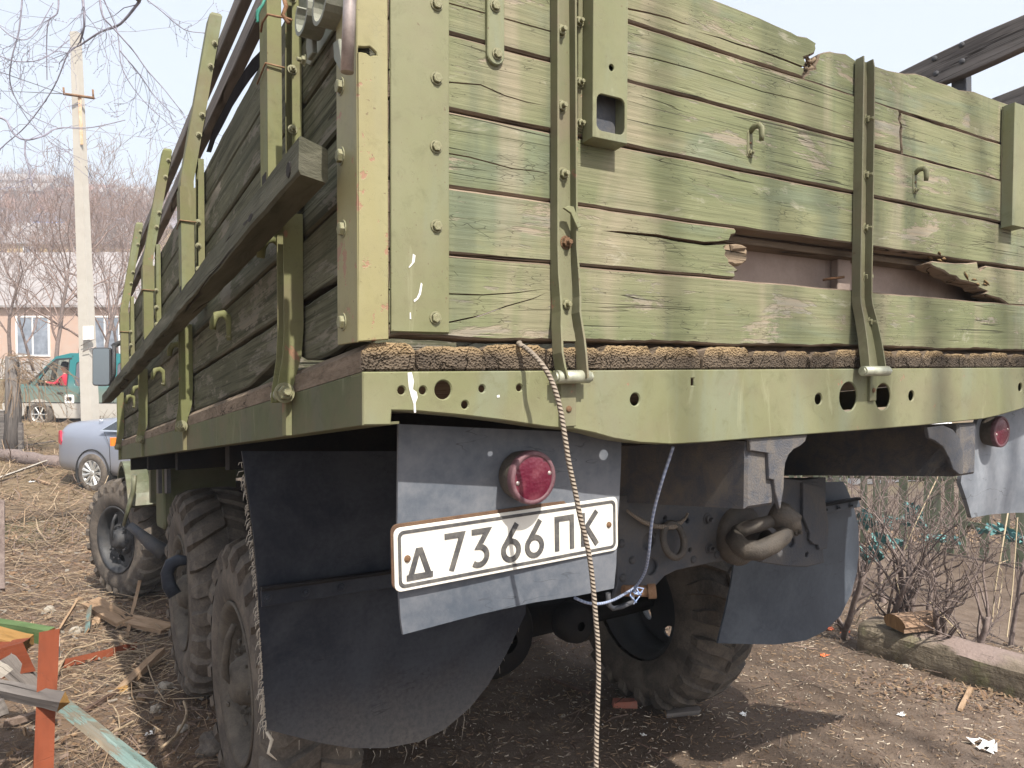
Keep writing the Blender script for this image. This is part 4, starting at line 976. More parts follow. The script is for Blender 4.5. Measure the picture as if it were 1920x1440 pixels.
MB().prism([RY(px,py,.85) for px,py in ((487,1100),(752,1065),(752,1071),(487,1107))],mpR(0),.825,.85,.002,(),(0,0,0)).obj('flap_bar_lip',lflap,('frame_dark',))
bar([(1530,951),(1606,937),(1609,950),(1534,966)],.855,rflap,'flap_right',bolts=((1546,955),(1570,951),(1594,947)))
MB().prism([RY(px,py,.85) for px,py in ((1528,945),(1604,932),(1606,937),(1529,951))],mpR(0),.825,.85,.002,(),(0,0,0)).obj('flap_bar_lip',rflap,('frame_dark',))
# frayed cord fibres along the cut edges of the left flap
b=MB()
M['fibre']=plain('frayed_cord_fibre',(.42,.37,.3),.9,0,.3)
E_=[(452,850),(463,925),(474,1010),(482,1100),(489,1200),(495,1300),(500,1363)]
for i in range(230):
    t=rnd.random()**.8*6;k=min(5,int(t));f=t-k;px=E_[k][0]*(1-f)+E_[k+1][0]*f;py=E_[k][1]*(1-f)+E_[k+1][1]*f
    u,v=RY(px,py,.88);A=T((u,.882,v));L=rnd.uniform(.004,.017)*(1.6 if py>1250 else 1);d=np.array([-.8+rnd.uniform(-.4,.6),rnd.uniform(-.7,.3),rnd.uniform(-1,.3)])
    b.tube([A,A+d*L*.6,A+d*L+np.array([.2,0,-.6])*L],[.0014,.001,.0006],3,cap=False)
BE=[(508,1374),(545,1385),(610,1402),(670,1411),(730,1408),(790,1393),(835,1368),(880,1328),(915,1285),(950,1225),(975,1172)]
for i in range(18):
    t=rnd.random()*9.99;k=int(t);f=t-k;px=BE[k][0]*(1-f)+BE[k+1][0]*f;py=BE[k][1]*(1-f)+BE[k+1][1]*f-1
    u,v=RY(px,py,.88);A=T((u,.882,v));L=rnd.uniform(.004,.03);b.tube([A,A+np.array([rnd.uniform(-.3,.3),-.1,-1])*L],[.0007,.0004],3,cap=False)
b.obj('frayed_fibres',lflap,('fibre',),kind='stuff')
b=MB()
for px,py,L in ((868,1325,.10),(760,1400,.05),(855,1340,.05),(700,1408,.035)):
    u,v=RY(px,py,.88);A=T((u,.882,v));b.tube([A,A+np.array([.006,0,-L*.4]),A+np.array([-.004,0,-L])],[.0008,.0006,.0004],3,cap=False)
b.obj('loose_threads',lflap,('fibre',),kind='stuff')
u,v=RY(500,1372,.87);A=T((u,.87,v));MB().tube([A,A+np.array([.01,-.01,-.02]),A+np.array([-.002,-.02,-.045]),A+np.array([.02,-.02,-.07])],[.004,.005,.004,.001],5).obj('loose_strip',lflap,('fibre',))
# sheet of rubber carrying the number plate and the left lamp
YP=.105
pflap=flapmesh('plate_flap',[(747,795),(1160,815),(1159,860),(1156,930),(1153,1000),(1153,1060),(1150,1103),(1080,1117),(1000,1130),(900,1153),(800,1180),(758,1191),(753,1160),(748,1100),(744,1000),(745,900)],YP,'flap',.006,lambda u,v:.006*math.sin(v*8)+.004*math.sin(u*9))
YF=.11
ff=flapmesh('lamp_flap',[(1832,775),(1990,740),(2040,960),(1920,962),(1870,965),(1825,971),(1815,950),(1805,930),(1795,905),(1797,890)],YF,'flap_pale',.012,lambda u,v:.0+.10*max(0,(-.36-v))*1.5+.01*math.sin(u*9))
# taillights
def lamp(px,py,y0,rad,parent,dep):
    u,v=RY(px,py,y0-dep);c=T((u,y0-.001,v));ax=np.array([0,-1.,0])
    l=MB().lathe([(0,rad*.86),(.006,rad*.92),(dep*.55,rad*1.0),(dep*.8,rad*1.03)],c,ax,32).lathe([(0,.0),(0,rad*.86)],c,ax,32).obj('tail_light',parent,('rim',))
    MB().lathe([(dep*.78,rad*1.03),(dep*.97,rad*1.03),(dep*1.03,rad*.99),(dep*1.03,rad*.86),(dep*.99,rad*.84)],c,ax,32).obj('lens_rim',l,('lens_rim',))
    MB().lathe([(dep*.99,rad*.845),(dep*1.02,rad*.6),(dep*1.035,rad*.3),(dep*1.04,0)],c,ax,32).obj('lens',l,('lens',))
    for s_ in (-1,1): bolt(c+ax*dep*1.0+np.array([s_*rad*.72,0,s_*rad*.14]),ax,.0042,l,'dome','steel')
    return l
lamp(1000,889,YP,.047,truck,.055);lamp(1878,806,YF,.046,truck,.05)
# number plate
def npl():
    A,B,Cq,D=(RY(738,991,YP-.012),RY(1159,937,YP-.012),RY(1159,1031,YP-.012),RY(741,1112,YP-.012))
    o0=np.array(D);ex=(np.array(Cq)-o0)/.505;L=np.linalg.norm(ex);ey=(np.array(A)-o0)/.110
    def mp(u,v,d):
        q=o0+ex*u+ey*v;return T((q[0],YP-.012+d,q[1]))
    pl=MB().prism(rrect(0,0,.505,.11,.012),mp,0,.0025,.0008,(),(0,0,0),lcX).obj('number_plate',truck,('plate_white',))
    MB().prism(rrect(-.004,.004,.509,.1165,.013),mp,.0035,.006,.0008,(),(0,0,0),lcX).obj('plate_backing',pl,('old_rust',))
    MB().prism(rrect(.007,.006,.498,.104,.011),mp,-.0018,-.0002,.0005,[rrect(.0128,.0118,.4922,.0982,.007)],(0,0,0),lcX).obj('plate_border',pl,('plate_black',))
    W_=.0102
    def stroke(pts,closed=False,w_=W_):
        # outline of a polyline of constant width
        n=len(pts);P=[np.array(p,float) for p in pts];Lf=[];Rt=[]
        for i in range(n):
            a=P[i-1] if (i or closed) else None;c=P[(i+1)%n] if (i<n-1 or closed) else None
            ds=[]
            if a is not None: ds.append(vnorm(P[i]-a))
            if c is not None: ds.append(vnorm(c-P[i]))
            m=vnorm(sum(ds));nn=np.array([-m[1],m[0]]);n1=np.array([-ds[0][1],ds[0][0]]);k=w_/2/max(.45,nn@n1)
            Lf.append(tuple(P[i]+nn*k));Rt.append(tuple(P[i]-nn*k))
        if closed: return Lf,Rt
        return Lf+Rt[::-1],None
    def glyph(strokes):
        b=MB()
        for k,(pts,cl) in enumerate(strokes):
            o,i_=stroke(pts,cl);dz=-.002-.00012*k
            if cl:
                ar=lambda L:abs(sum(L[i][0]*L[(i+1)%len(L)][1]-L[(i+1)%len(L)][0]*L[i][1] for i in range(len(L))))
                if ar(o)<ar(i_): o,i_=i_,o
                b.prism(o,mp,dz,-.0001,.0004,[i_],(0,0,0),lcX)
            else: b.prism(o,mp,dz,-.0001,.0004,(),(0,0,0),lcX)
        b.obj('character',pl,('plate_black',))
    def arc(cx,cy,rx,ry,a0,a1,n=14): return [(cx+rx*math.cos(math.radians(a0+(a1-a0)*i/n)),cy+ry*math.sin(math.radians(a0+(a1-a0)*i/n))) for i in range(n+1)]
    yb,yt=.024,.087
    # cyrillic letter De (smaller)
    x=.026;gd=MB();gd.prism([(x-.004,.0165),(x+.047,.0165),(x+.047,.0265),(x+.0435,.0265),(x+.0275,.071),(x+.0155,.071),(x-.0005,.0265),(x-.004,.0265)],mp,-.002,-.0001,.0004,[[(x+.0105,.0268),(x+.0325,.0268),(x+.0215,.0590)]],(0,0,0),lcX)
    gd.obj('character',pl,('plate_black',))
    x=.098;glyph([([(x,.0826),(x+.036,.0826),(x+.0125,.0205)],0)])
    x=.154;glyph([([(x,.0826),(x+.034,.0826),(x+.0145,.055)]+arc(x+.014,.0385,.0175,.0165,80,-130),0)])
    for x in (.222,.276): glyph([(arc(x+.017,.038,.0172,.0172,0,345,22),1),([(x+.031,.0865),(x+.003,.047)],0)])
    x=.347;glyph([([(x,.0205),(x,.0826),(x+.037,.0826),(x+.037,.0205)],0)])
    x=.412;glyph([([(x,.0205),(x,.087)],0),([(x+.036,.087),(x+.002,.05)],0),([(x+.010,.057),(x+.036,.0205)],0)])
    for u,v in ((.0245,.055),(.4805,.055)):
        bolt(mp(u,v,-.0005),-T((0,1,0)),.0062,pl,'dome','rust')
npl()
# ------------------------------------------------ wheels
def wheel(c,sgn,steer=0.,big=1.,oily=False,seed=1):
    # local: axis +x points to the outer side; c is the outer-face centre (world)
    r_=random.Random(seed);w_=.33
    wh=empty('wheel',c,truck)
    ax=np.array([-sgn*math.cos(steer),-sgn*math.sin(steer)*(1 if sgn>0 else 1),0.])  # outward
    u=np.array([-ax[1],ax[0],0]);up=np.array([0,0,1.])
    prof=[(-.315,.29),(-.335,.31),(-.345,.36),(-.342,.41),(-.325,.46),(-.29,.495),(-.24,.508),(-.17,.512),(-.10,.508),(-.05,.495),(-.015,.46),(.002,.41),(.005,.36),(-.005,.31),(-.02,.288),(-.03,.282)]
    b=MB();n=64;vs=[];lc=[]
    for h,r in prof:
        for k in range(n):
            a=2*PI*k/n;rr=r
            z=math.sin(a)*rr
            if z<-.475: z=-.475-( -.475-z)*.35          # the tyre settles on the ground
            bulge=(1+ .9*max(0,-math.sin(a)-.86)) if .3<r<.5 else 1
            p=ax*(h*bulge if h>-.1 else h)+u*math.cos(a)*rr+up*z;vs.append(c+p);lc.append((h,math.cos(a)*rr,z))
    fs=[(i*n+k,i*n+(k+1)%n,(i+1)*n+(k+1)%n,(i+1)*n+k) for i in range(len(prof)-1) for k in range(n)]
    b.add(vs,fs,0,lc,True)
    # lugs
    NL=24
    def P3(h,r,a):
        z=math.sin(a)*r
        if z<-.50: z=-.50-(-.50-z)*.35
        return c+ax*h+u*math.cos(a)*r+up*z,(h,math.cos(a)*r,z)
    for side in (0,1):
        for k in range(NL):
            a=2*PI*(k+side*.5)/NL;da=.085
            # path from crown to shoulder and down the side wall
            st=[(-.165,.504,.530,a+.13,.068),(-.11,.50,.530,a+.075,.072),(-.055,.487,.525,a+.02,.076),(-.018,.46,.506,a,.075),(.004,.43,.465,a-.004,.05)]
            vs=[];lc=[]
            for h,r0,r1,aa,wd in st:
                hh=h if side==0 else -.335-h
                off=.007 if r1<.52 else 0
                ho=hh+(off if side==0 else -off)
                for (H,R_,A) in ((hh,r0-.012,aa-wd),(ho,r1,aa-wd*.8),(ho,r1,aa+wd*.8),(hh,r0-.012,aa+wd)):
                    q,l=P3(H,R_,A);vs.append(q);lc.append(l)
            m=len(st);fs=[(i*4+j,i*4+j+1,i*4+5+j,i*4+4+j) for i in range(m-1) for j in range(3)]+[(0,1,2,3),(4*m-4,4*m-1,4*m-2,4*m-3)]
            b.add(vs,fs,0,lc)
    o=b.obj('tyre',wh,('tyre',))
    rm='rim_dark' if oily else 'rim'
    R_=MB().lathe([(-.30,.285),(-.31,.27),(-.2,.255),(-.08,.25),(-.03,.262),(-.012,.275),(.0,.292),(-.006,.296),(-.02,.288)],c,ax,48,lc0=None)
    hs=None
    R_.obj('rim',wh,(rm,))
    # disc with hand holes
    def mpw(uu,vv,d): return c+u*uu+up*vv+ax*(-d)
    holes=[]
    for k in range(6):
        a=2*PI*k/6+.3;cx,cy=.19*math.cos(a),.19*math.sin(a)
        holes.append([(cx+.042*math.cos(t)*math.cos(a)*.7-.05*math.sin(t)*math.sin(a),cy+.042*math.cos(t)*math.sin(a)*.7+.05*math.sin(t)*math.cos(a)) for t in np.linspace(0,2*PI,13)[:-1]])
    MB().prism(circ(0,0,.2515,40),mpw,.085,.10,.004,holes,(0,0,0),lcX).obj('wheel_disc',wh,(rm,))
    MB().lathe([(-.095,.145),(-.06,.14),(-.055,.12),(-.05,.09),(-.02,.085),(-.012,.075),(.0,.07),(.01,.05),(.013,.02),(.013,0)],c,ax,28).obj('hub',wh,(rm,))
    for k in range(8):
        a=2*PI*k/8;bolt(c+ax*(-.052)+u*.118*math.cos(a)+up*.118*math.sin(a),ax,.015,wh,'nut',rm,'wheel_nut')
    for k in range(10):
        a=2*PI*k/10;bolt(c+ax*-.016+u*.062*math.cos(a)+up*.062*math.sin(a),ax,.009,wh,'hex',rm,'wheel_nut')
    # air hose guard bowed across the wheel
    b=MB();P=[c+ax*q+u*s_*1.+up*t for q,s_,t in ((.0,.0,0.0),(.025,.0,.03),(.03,.02,.10),(.02,.03,.18),(.0,.035,.23))]
    b.tube(P,[.008,.008,.009,.009,.008],8,r2=1.6);b.obj('air_hose',wh,(rm,))
    # caked mud lumps on the hub
    b=MB()
    for k in range(26):
        a=r_.uniform(0,2*PI);rr=r_.uniform(.05,.2);q=c+ax*r_.uniform(-.07,-.03 if rr>.1 else .02)+u*rr*math.cos(a)+up*rr*math.sin(a);s_=r_.uniform(.005,.013)
        b.lathe([(-s_*.5,s_*.5),(0,s_),(s_*.4,s_*.8),(s_*.7,0)],q,ax+np.array([r_.uniform(-.4,.4)]*3),6,0,False)
    b.obj('caked_mud',wh,(rm,),kind='stuff')
    return wh
Lw=lambda y,z,x=.18:T((x,y,z))
w1=wheel(Lw(1.83,-.955),1,seed=1);w2=wheel(Lw(3.14,-.80),1,seed=2);w3=wheel(Lw(6.28,-.765,.10),1,steer=.42,oily=True,seed=3)
wheel(T((2.40,1.76,-.965)),-1,oily=True,seed=4);wheel(T((2.34,3.12,-.8)),-1,oily=True,seed=5);wheel(T((2.36,6.28,-.77)),-1,steer=-.42,oily=True,seed=6)
# strap dangling from the middle wheel's hose guard
P=[at(px,py,3.62) for px,py in ((352,1051),(335,1050),(320,1058),(313,1075),(317,1098),(328,1116))]
MB().tube(P,[.012,.016,.018,.018,.02,.02],8,r2=1.8).obj('rubber_guard',truck,('flap_dark',))
# ------------------------------------------------ rope and twine
pr=[(972,645,0.004),(985,652,-.012),(1000,665,-.03),(1015,682,-.05),(1030,705,-.06),(1042,735,-.07),(1052,775,-.075),(1060,825,-.08),(1067,870,-.08),(1078,920,-.08),(1088,970,-.08),(1098,1010,-.08),(1106,1050,-.08),(1112,1100,-.08),(1117,1160,-.08),(1121,1210,-.08),(1122,1270,-.08),(1120,1330,-.08),(1118,1400,-.08),(1118,1470,-.08),(1119,1600,-.08)]
def crom(P,n=5):
    P=[np.array(p,float) for p in P];o=[]
    for i in range(len(P)-1):
        a=P[max(0,i-1)];b=P[i];c=P[i+1];d=P[min(len(P)-1,i+2)]
        for k in range(n):
            t=k/n;o.append(.5*((2*b)+(-a+c)*t+(2*a-5*b+4*c-d)*t*t+(-a+3*b-3*c+d)*t**3))
    o.append(P[-1]);return o
P=[T((.33,.2,.06)),T((.31,.06,.055))]+[T((RY(px,py,y)[0],y,RY(px,py,y)[1])) for px,py,y in pr]
b=MB();Q=crom(P,6)
b.tube(Q,.0043,10,tw=1.)
b.obj('rope',None,('rope',),label='frayed brown rope hanging down over the rear sill past the number plate',category='rope')
tw=[(1262,838,.04),(1255,860,.05),(1245,890,.06),(1236,920,.08),(1228,950,.1),(1222,980,.12),(1219,1010,.14),(1216,1040,.16),(1210,1070,.2),(1200,1090,.24),(1188,1103,.27),(1172,1113,.25),(1150,1125,.22),(1125,1132,.18),(1100,1130,.16),(1078,1121,.15)]
P=[T((RY(px,py,y)[0],y,RY(px,py,y)[1])) for px,py,y in tw]
b=MB();b.tube(crom(P,5),.0032,8,tw=1.)
for k in range(7):
    u,v=RY(1186+rnd.uniform(-8,8),1106+rnd.uniform(-6,6),.26);A=T((u,.26,v));b.tube([A,A+np.array([rnd.uniform(-.015,.02),-.01,rnd.uniform(-.012,.012)]),A+np.array([rnd.uniform(-.01,.015),-.012,-.03*rnd.random()])],.0018,5)
b.obj('twine',None,('twine',),label='blue and white twine tied from the sill to the pin under the tow plate',category='twine')
# ---------------------------------------------------------------- background, left
def tag(o,label,cat,group=None):
    o['label']=label;o['category']=cat
    if group: o['group']=group
    return o
M['concrete']=dusty('pale_concrete',(.42,.40,.36),(.33,.3,.26),.85,.4,1.5,.3)
M['bark']=dusty('grey_brown_bark',(.12,.09,.082),(.24,.195,.175),.9,.8,9.,.8)
M['bark_red']=dusty('reddish_twig_bark',(.21,.145,.125),(.32,.25,.22),.9,.8,6.,.3)
M['bark_pale']=dusty('pale_dry_stem',(.36,.29,.19),(.46,.385,.27),.8,.6,6.,.3)
pb=onG(178,905);D0=14.2
def pt(px,py,D=D0): return at(px,py,D)
pole=empty('utility_pole',pt(176,900));tag(pole,'tall whitish concrete utility pole standing between the green van and the silver car','utility pole')
a=pt(176,905);t_=pt(143,62)
def polev(f,hw): 
    c=a+(t_-a)*f;return [c-RT*hw-FW*hw*.8,c+RT*hw*.6-FW*hw,c+RT*hw+FW*hw*.3,c-RT*hw*.6+FW*hw]
vs=polev(0,.145)+polev(.5,.115)+polev(1,.085);fs=[(i*4+k,i*4+(k+1)%4,i*4+4+(k+1)%4,i*4+4+k) for i in range(2) for k in range(4)]+[(0,1,2,3),(8,9,10,11)]
MB().add(vs,fs,0).obj('shaft',pole,('concrete',))
MB().tube([pt(120,176,D0-.25),pt(177,184,D0-.1)],.035,6,r2=.7).tube([pt(120,178,D0-.25),pt(119,164,D0-.25)],.018,5).tube([pt(175,184,D0-.1),pt(174,168,D0-.1)],.018,5).obj('crossarm',pole,('rust',))
M['paper']=plain('white_paper_notice',(.8,.8,.78),.8,0,.05)
M['rust_streak']=dusty('rust_stained_concrete',(.55,.33,.18),(.62,.56,.47),.9,.9,3.,.1)
MB().prism([(-.035,0),(.03,0),(.035,.9),(-.02,.9)],lambda u,v,d:pt(151,182,D0-.13)+RT*(u-.0)-np.array([0,0,v])+RT*.02*v+FW*(d-.03),0,.006,.001,(),(0,0,0)).obj('rust_stain',pole,('rust_streak',))
MB().prism([(-.095,-.13),(.1,-.12),(.1,.13),(-.095,.125)],lambda u,v,d:pt(165,624,D0-.27)+RT*u+UP*v+FW*d,0,.004,.001,(),(0,0,0)).obj('notice',pole,('paper',))
MB().tube([pt(152,648,D0-.16),pt(165,641,D0-.21),pt(180,635,D0-.17)],.008,5).tube([pt(155,660,D0-.16),pt(168,653,D0-.21),pt(181,650,D0-.17)],.008,5).obj('wire_band',pole,('steel',))
# --------- cars
def carmat(n,c,r=.3): 
    s=NT(n);v=s.obj();g=sep(s,v)[2];d=s.noise(v,2.,4)
    cc=s.mix(s.math('MULTIPLY',s.ramp(s.math('ADD',g,s.math('MULTIPLY',d,.4)),.2,-.45),.55),c,(.3,.26,.2))
    return s.out(cc,r,None,.1,.5,Coat_Weight=.5,Coat_Roughness=.15)
M['teal']=carmat('teal_green_car_paint',(.010,.15,.155))
M['van_grey']=carmat('beige_grey_lower_paint',(.45,.43,.39),.4)
M['silver']=carmat('pale_silver_car_paint',(.2,.222,.275),.35)
M['glass']=plain('tinted_car_glass',(.10,.09,.10),.06,0,.1,3,.9,0)
M['gasket']=plain('black_rubber_trim',(.02,.02,.02),.5,0,.1)
M['alloy']=plain('alloy_wheel_metal',(.55,.55,.53),.35,.6,.1)
M['seat']=plain('grey_seat_cloth',(.12,.115,.12),.9,0,.2)
M['red_lamp']=plain('red_lamp_glass',(.45,.03,.06),.25,0,.1)
M['chrome']=plain('chrome_trim',(.7,.72,.74),.15,.9,.05)
M['white_print']=plain('white_print',(.75,.75,.73),.6,0,.05)
def loft(b,secs,mi=0,sm=True,cap=True):
    n=len(secs[0]);vs=[p for s_ in secs for p in s_]
    fs=[(i*n+k,i*n+(k+1)%n,(i+1)*n+(k+1)%n,(i+1)*n+k) for i in range(len(secs)-1) for k in range(n)]
    if cap: fs+=[tuple(range(n))[::-1],tuple(range((len(secs)-1)*n,len(secs)*n))]
    b.add(vs,fs,mi,None,sm)
def carwheel(parent,p,fx,fy,R_,w_,name='wheel',spokes=9,two=1):
    wh=empty(name,p,parent);out=fy
    MB().lathe([(0,R_*.62),(.01,R_*.66),(.02,R_*.8),(0,R_*.93),(-.04,R_),(-w_+.04,R_),(-w_,R_*.9),(-w_,R_*.6)],p,out,36).obj('tyre',wh,('tyre',))
    MB().lathe([(-w_,R_*.62),(-.05,R_*.55),(-.02,R_*.6),(.004,R_*.645),(.008,R_*.62),(0,R_*.6)],p,out,36).lathe([(-.10,R_*.6),(-.10,0)],p,out,24,1).obj('rim',wh,('alloy','black'))
    b=MB();u,v=frame_of(out)
    for k in range(spokes):
        for s_ in ((-.06,.06) if two==2 else (0,)):
            a=2*PI*k/spokes;r0=R_*.1;r1=R_*.62
            A=p+(u*math.cos(a)+v*math.sin(a))*r0-vnorm(out)*.02;B_=p+(u*math.cos(a+s_)+v*math.sin(a+s_))*r1-vnorm(out)*.005
            b.tube([A,B_],[R_*.045,R_*.06],5,sm=False)
    b.lathe([(-.03,R_*.16),(-.005,R_*.15),(0,R_*.1),(0,0)],p,out,12);b.obj('spokes',wh,('alloy',))
def vehframe(o,fwd):
    f=vnorm([fwd[0],fwd[1],0]);l=np.array([-f[1],f[0],0])
    return lambda x,y,z:o+f*x+l*y+np.array([0,0,1.])*z,f,l
# green van: nose to the left of the picture, its left flank towards us
DV=19.5
R2=vnorm([RT[0],RT[1],0]);F2=vnorm([FW[0],FW[1],0])
vfw=-vnorm(R2*1.-F2*.06)
g0=at(75,801,DV)
org=g0-vfw*1.32-np.array([vfw[1]*-1,vfw[0],0])*.0
V,vf,vl=vehframe(org,vfw)
org=org-vl*.82;V,vf,vl=vehframe(org,vfw)
van=empty('minivan',V(0,0,0));tag(van,'teal green minivan with beige lower panels and a driver at its open window','van')
# flank profile (x forward, z up), upper half half-width narrows with height
belt=1.02
def hw(z): return .83 if z<belt else .83-(z-belt)*.17
def flank(P,x0=0,mi=0,b=None,th=.03,side=1,holes=(),off=0.,bev=.006):
    return (b or MB()).prism(P,lambda u,v,d:V(u,side*(hw(v)+off-d),v),0,th,bev,holes,(mi,mi,mi))
def arch(cx,r,z0,n=10): return [(cx+r*math.cos(t),.33+r*math.sin(t)) for t in np.linspace(0,PI,n)]
body_up=[(-2.2,.62),(-2.22,1.05),(-2.12,1.2),(-1.95,1.83),(-1.75,1.93),(.55,1.95),(.95,1.86),(1.62,1.16),(2.1,1.06),(2.26,.92),(2.3,.62)]
fw_=[(.58,1.10),(1.42,1.12),(1.02,1.66),(.92,1.76),(.58,1.78)]
mw_=rrect(-.55,1.08,.38,1.72,.09);rw_=rrect(-1.75,1.1,-.75,1.7,.09)
b=MB()
for sd in (1,-1): flank(body_up,b=b,side=sd,holes=[fw_,mw_,rw_])
# roof, hood, ends
top=body_up[2:9]
prf=[(-2.22,1.05),(-2.12,1.2),(-1.95,1.83),(-1.75,1.93),(.55,1.95),(.95,1.86)]
def strip(b,P,mi=0,t=.02):
    secs=[]
    for x,z in P:
        h=hw(z)-.01;secs.append([V(x,-h,z),V(x,h,z),V(x,h*.98,z-t),V(x,-h*.98,z-t)])
    loft(b,secs,mi,False)
strip(b,prf);strip(b,[(1.62,1.16),(2.1,1.06),(2.26,.92),(2.3,.62)]);
b.obj('body',van,('teal',))
b=MB();strip(b,[(.96,1.85),(1.61,1.17)]);b.obj('windscreen',van,('clear_glass',))
low=[(-2.2,.30),(-1.75,.26)]+[(-1.30+.40*math.cos(t)*-1,.33+.40*math.sin(t)) for t in np.linspace(0,PI,12)]+[(-.85,.24),(.86,.24)]+[(1.32-.41*math.cos(t),.33+.41*math.sin(t)) for t in np.linspace(0,PI,12)]+[(1.8,.28),(2.3,.32),(2.34,.60),(2.3,.635),(-2.2,.635)]
b=MB()
for sd in (1,-1): flank(low,b=b,side=sd,off=.012)
strip(b,[(2.3,.63),(2.34,.58),(2.3,.32)]);strip(b,[(-2.2,.32),(-2.24,.58),(-2.2,.63)])
b.box((-2.1,-.7,.3),(2.1,.7,.36),1,lambda p:V(*p));b.obj('lower_panels',van,('van_grey','black'))
b=MB()
for sd in (1,-1): flank([(-2.2,.638),(2.3,.638),(2.3,.66),(-2.2,.66)],b=b,side=sd,off=.018,th=.02,bev=.002)
b.obj('trim_strip',van,('gasket',))
for Hh in (mw_,rw_):
    for sd in (1,-1): flank([(u*.98+(.005 if 0 else 0),v) for u,v in Hh],side=sd,off=-.018,th=.01).obj('side_window',van,('glass',))
# seams, frames, handles
for x in (.48,.50-.0): flank([(x-.008,.25),(x+.008,.25),(x+.008,1.88),(x-.008,1.88)],off=.004,th=.006,bev=.001).obj('door_seam',van,('gasket',));break
flank([(.555,.25),(.570,.25),(.57,1.1),(.555,1.1)],off=.0165,th=.005,bev=.001).obj('door_seam',van,('gasket',))
flank([(-.70,.66),(-.685,.66),(-.685,1.85),(-.70,1.85)],off=.004,th=.006,bev=.001).obj('door_seam',van,('gasket',))
fo=[(u+(.03 if u>.6 else -.03),v+(.03 if v>1.3 else -.03)) for u,v in fw_]
flank(fo,holes=[fw_],off=.006,th=.02,bev=.003).obj('window_frame',van,('gasket',))
flank([(.5,1.83),(.93,1.80),(1.66,1.14),(1.62,1.10),(.9,1.76),(.5,1.79)][:6],off=.012,th=.01,bev=.002).obj('door_frame',van,('gasket',))
for x in (.66,.05): flank([(x,.88),(x+.17,.88),(x+.17,.92),(x,.92)],off=.02,th=.03).obj('door_handle',van,('gasket' if x>.3 else 'teal',))
bd=flank(rrect(.36,.63,.62,.86,.04),off=.022,th=.01).obj('badge_panel',van,('white_print',))
flank(rrect(.42,.70,.56,.80,.02),off=.0245,th=.002,bev=.0005).obj('badge_print',bd,('gasket',))
flank([(.0,1.10),(.14,1.10),(.14,1.17),(.0,1.17)],off=.002,th=.004,bev=.001).obj('window_sticker',van,('white_print',)) if 0 else None
for x,y in ((1.32,.84),(-1.30,.84),(1.32,-.84),(-1.3,-.84)):
    carwheel(van,V(x,y,.335),vf,vl*(1 if y>0 else -1),.345,.2,spokes=6)
b=MB()
for x,y in ((.35,.36),(.35,-.36),(-.6,.36),(-.6,-.36)):
    b.box((x-.1,y-.22,.6),(x+.45,y+.22,.8),0,lambda p:V(*p)).box((x-.2,y-.22,.78),(x-.05,y+.22,1.32),0,lambda p:V(*p)).box((x-.18,y-.1,1.34),(x-.08,y+.1,1.52),0,lambda p:V(*p))
b.obj('seats',van,('seat',))
b=MB();b.lathe([(0,.17),(.012,.178),(.024,.17),(.012,.162),(0,.17)],V(1.36,.36,1.08),vf*-1+np.array([0,0,.5]),20);b.box((1.32,-.75,.9),(1.55,.75,1.08),0,lambda p:V(*p));b.obj('dashboard',van,('gasket',))
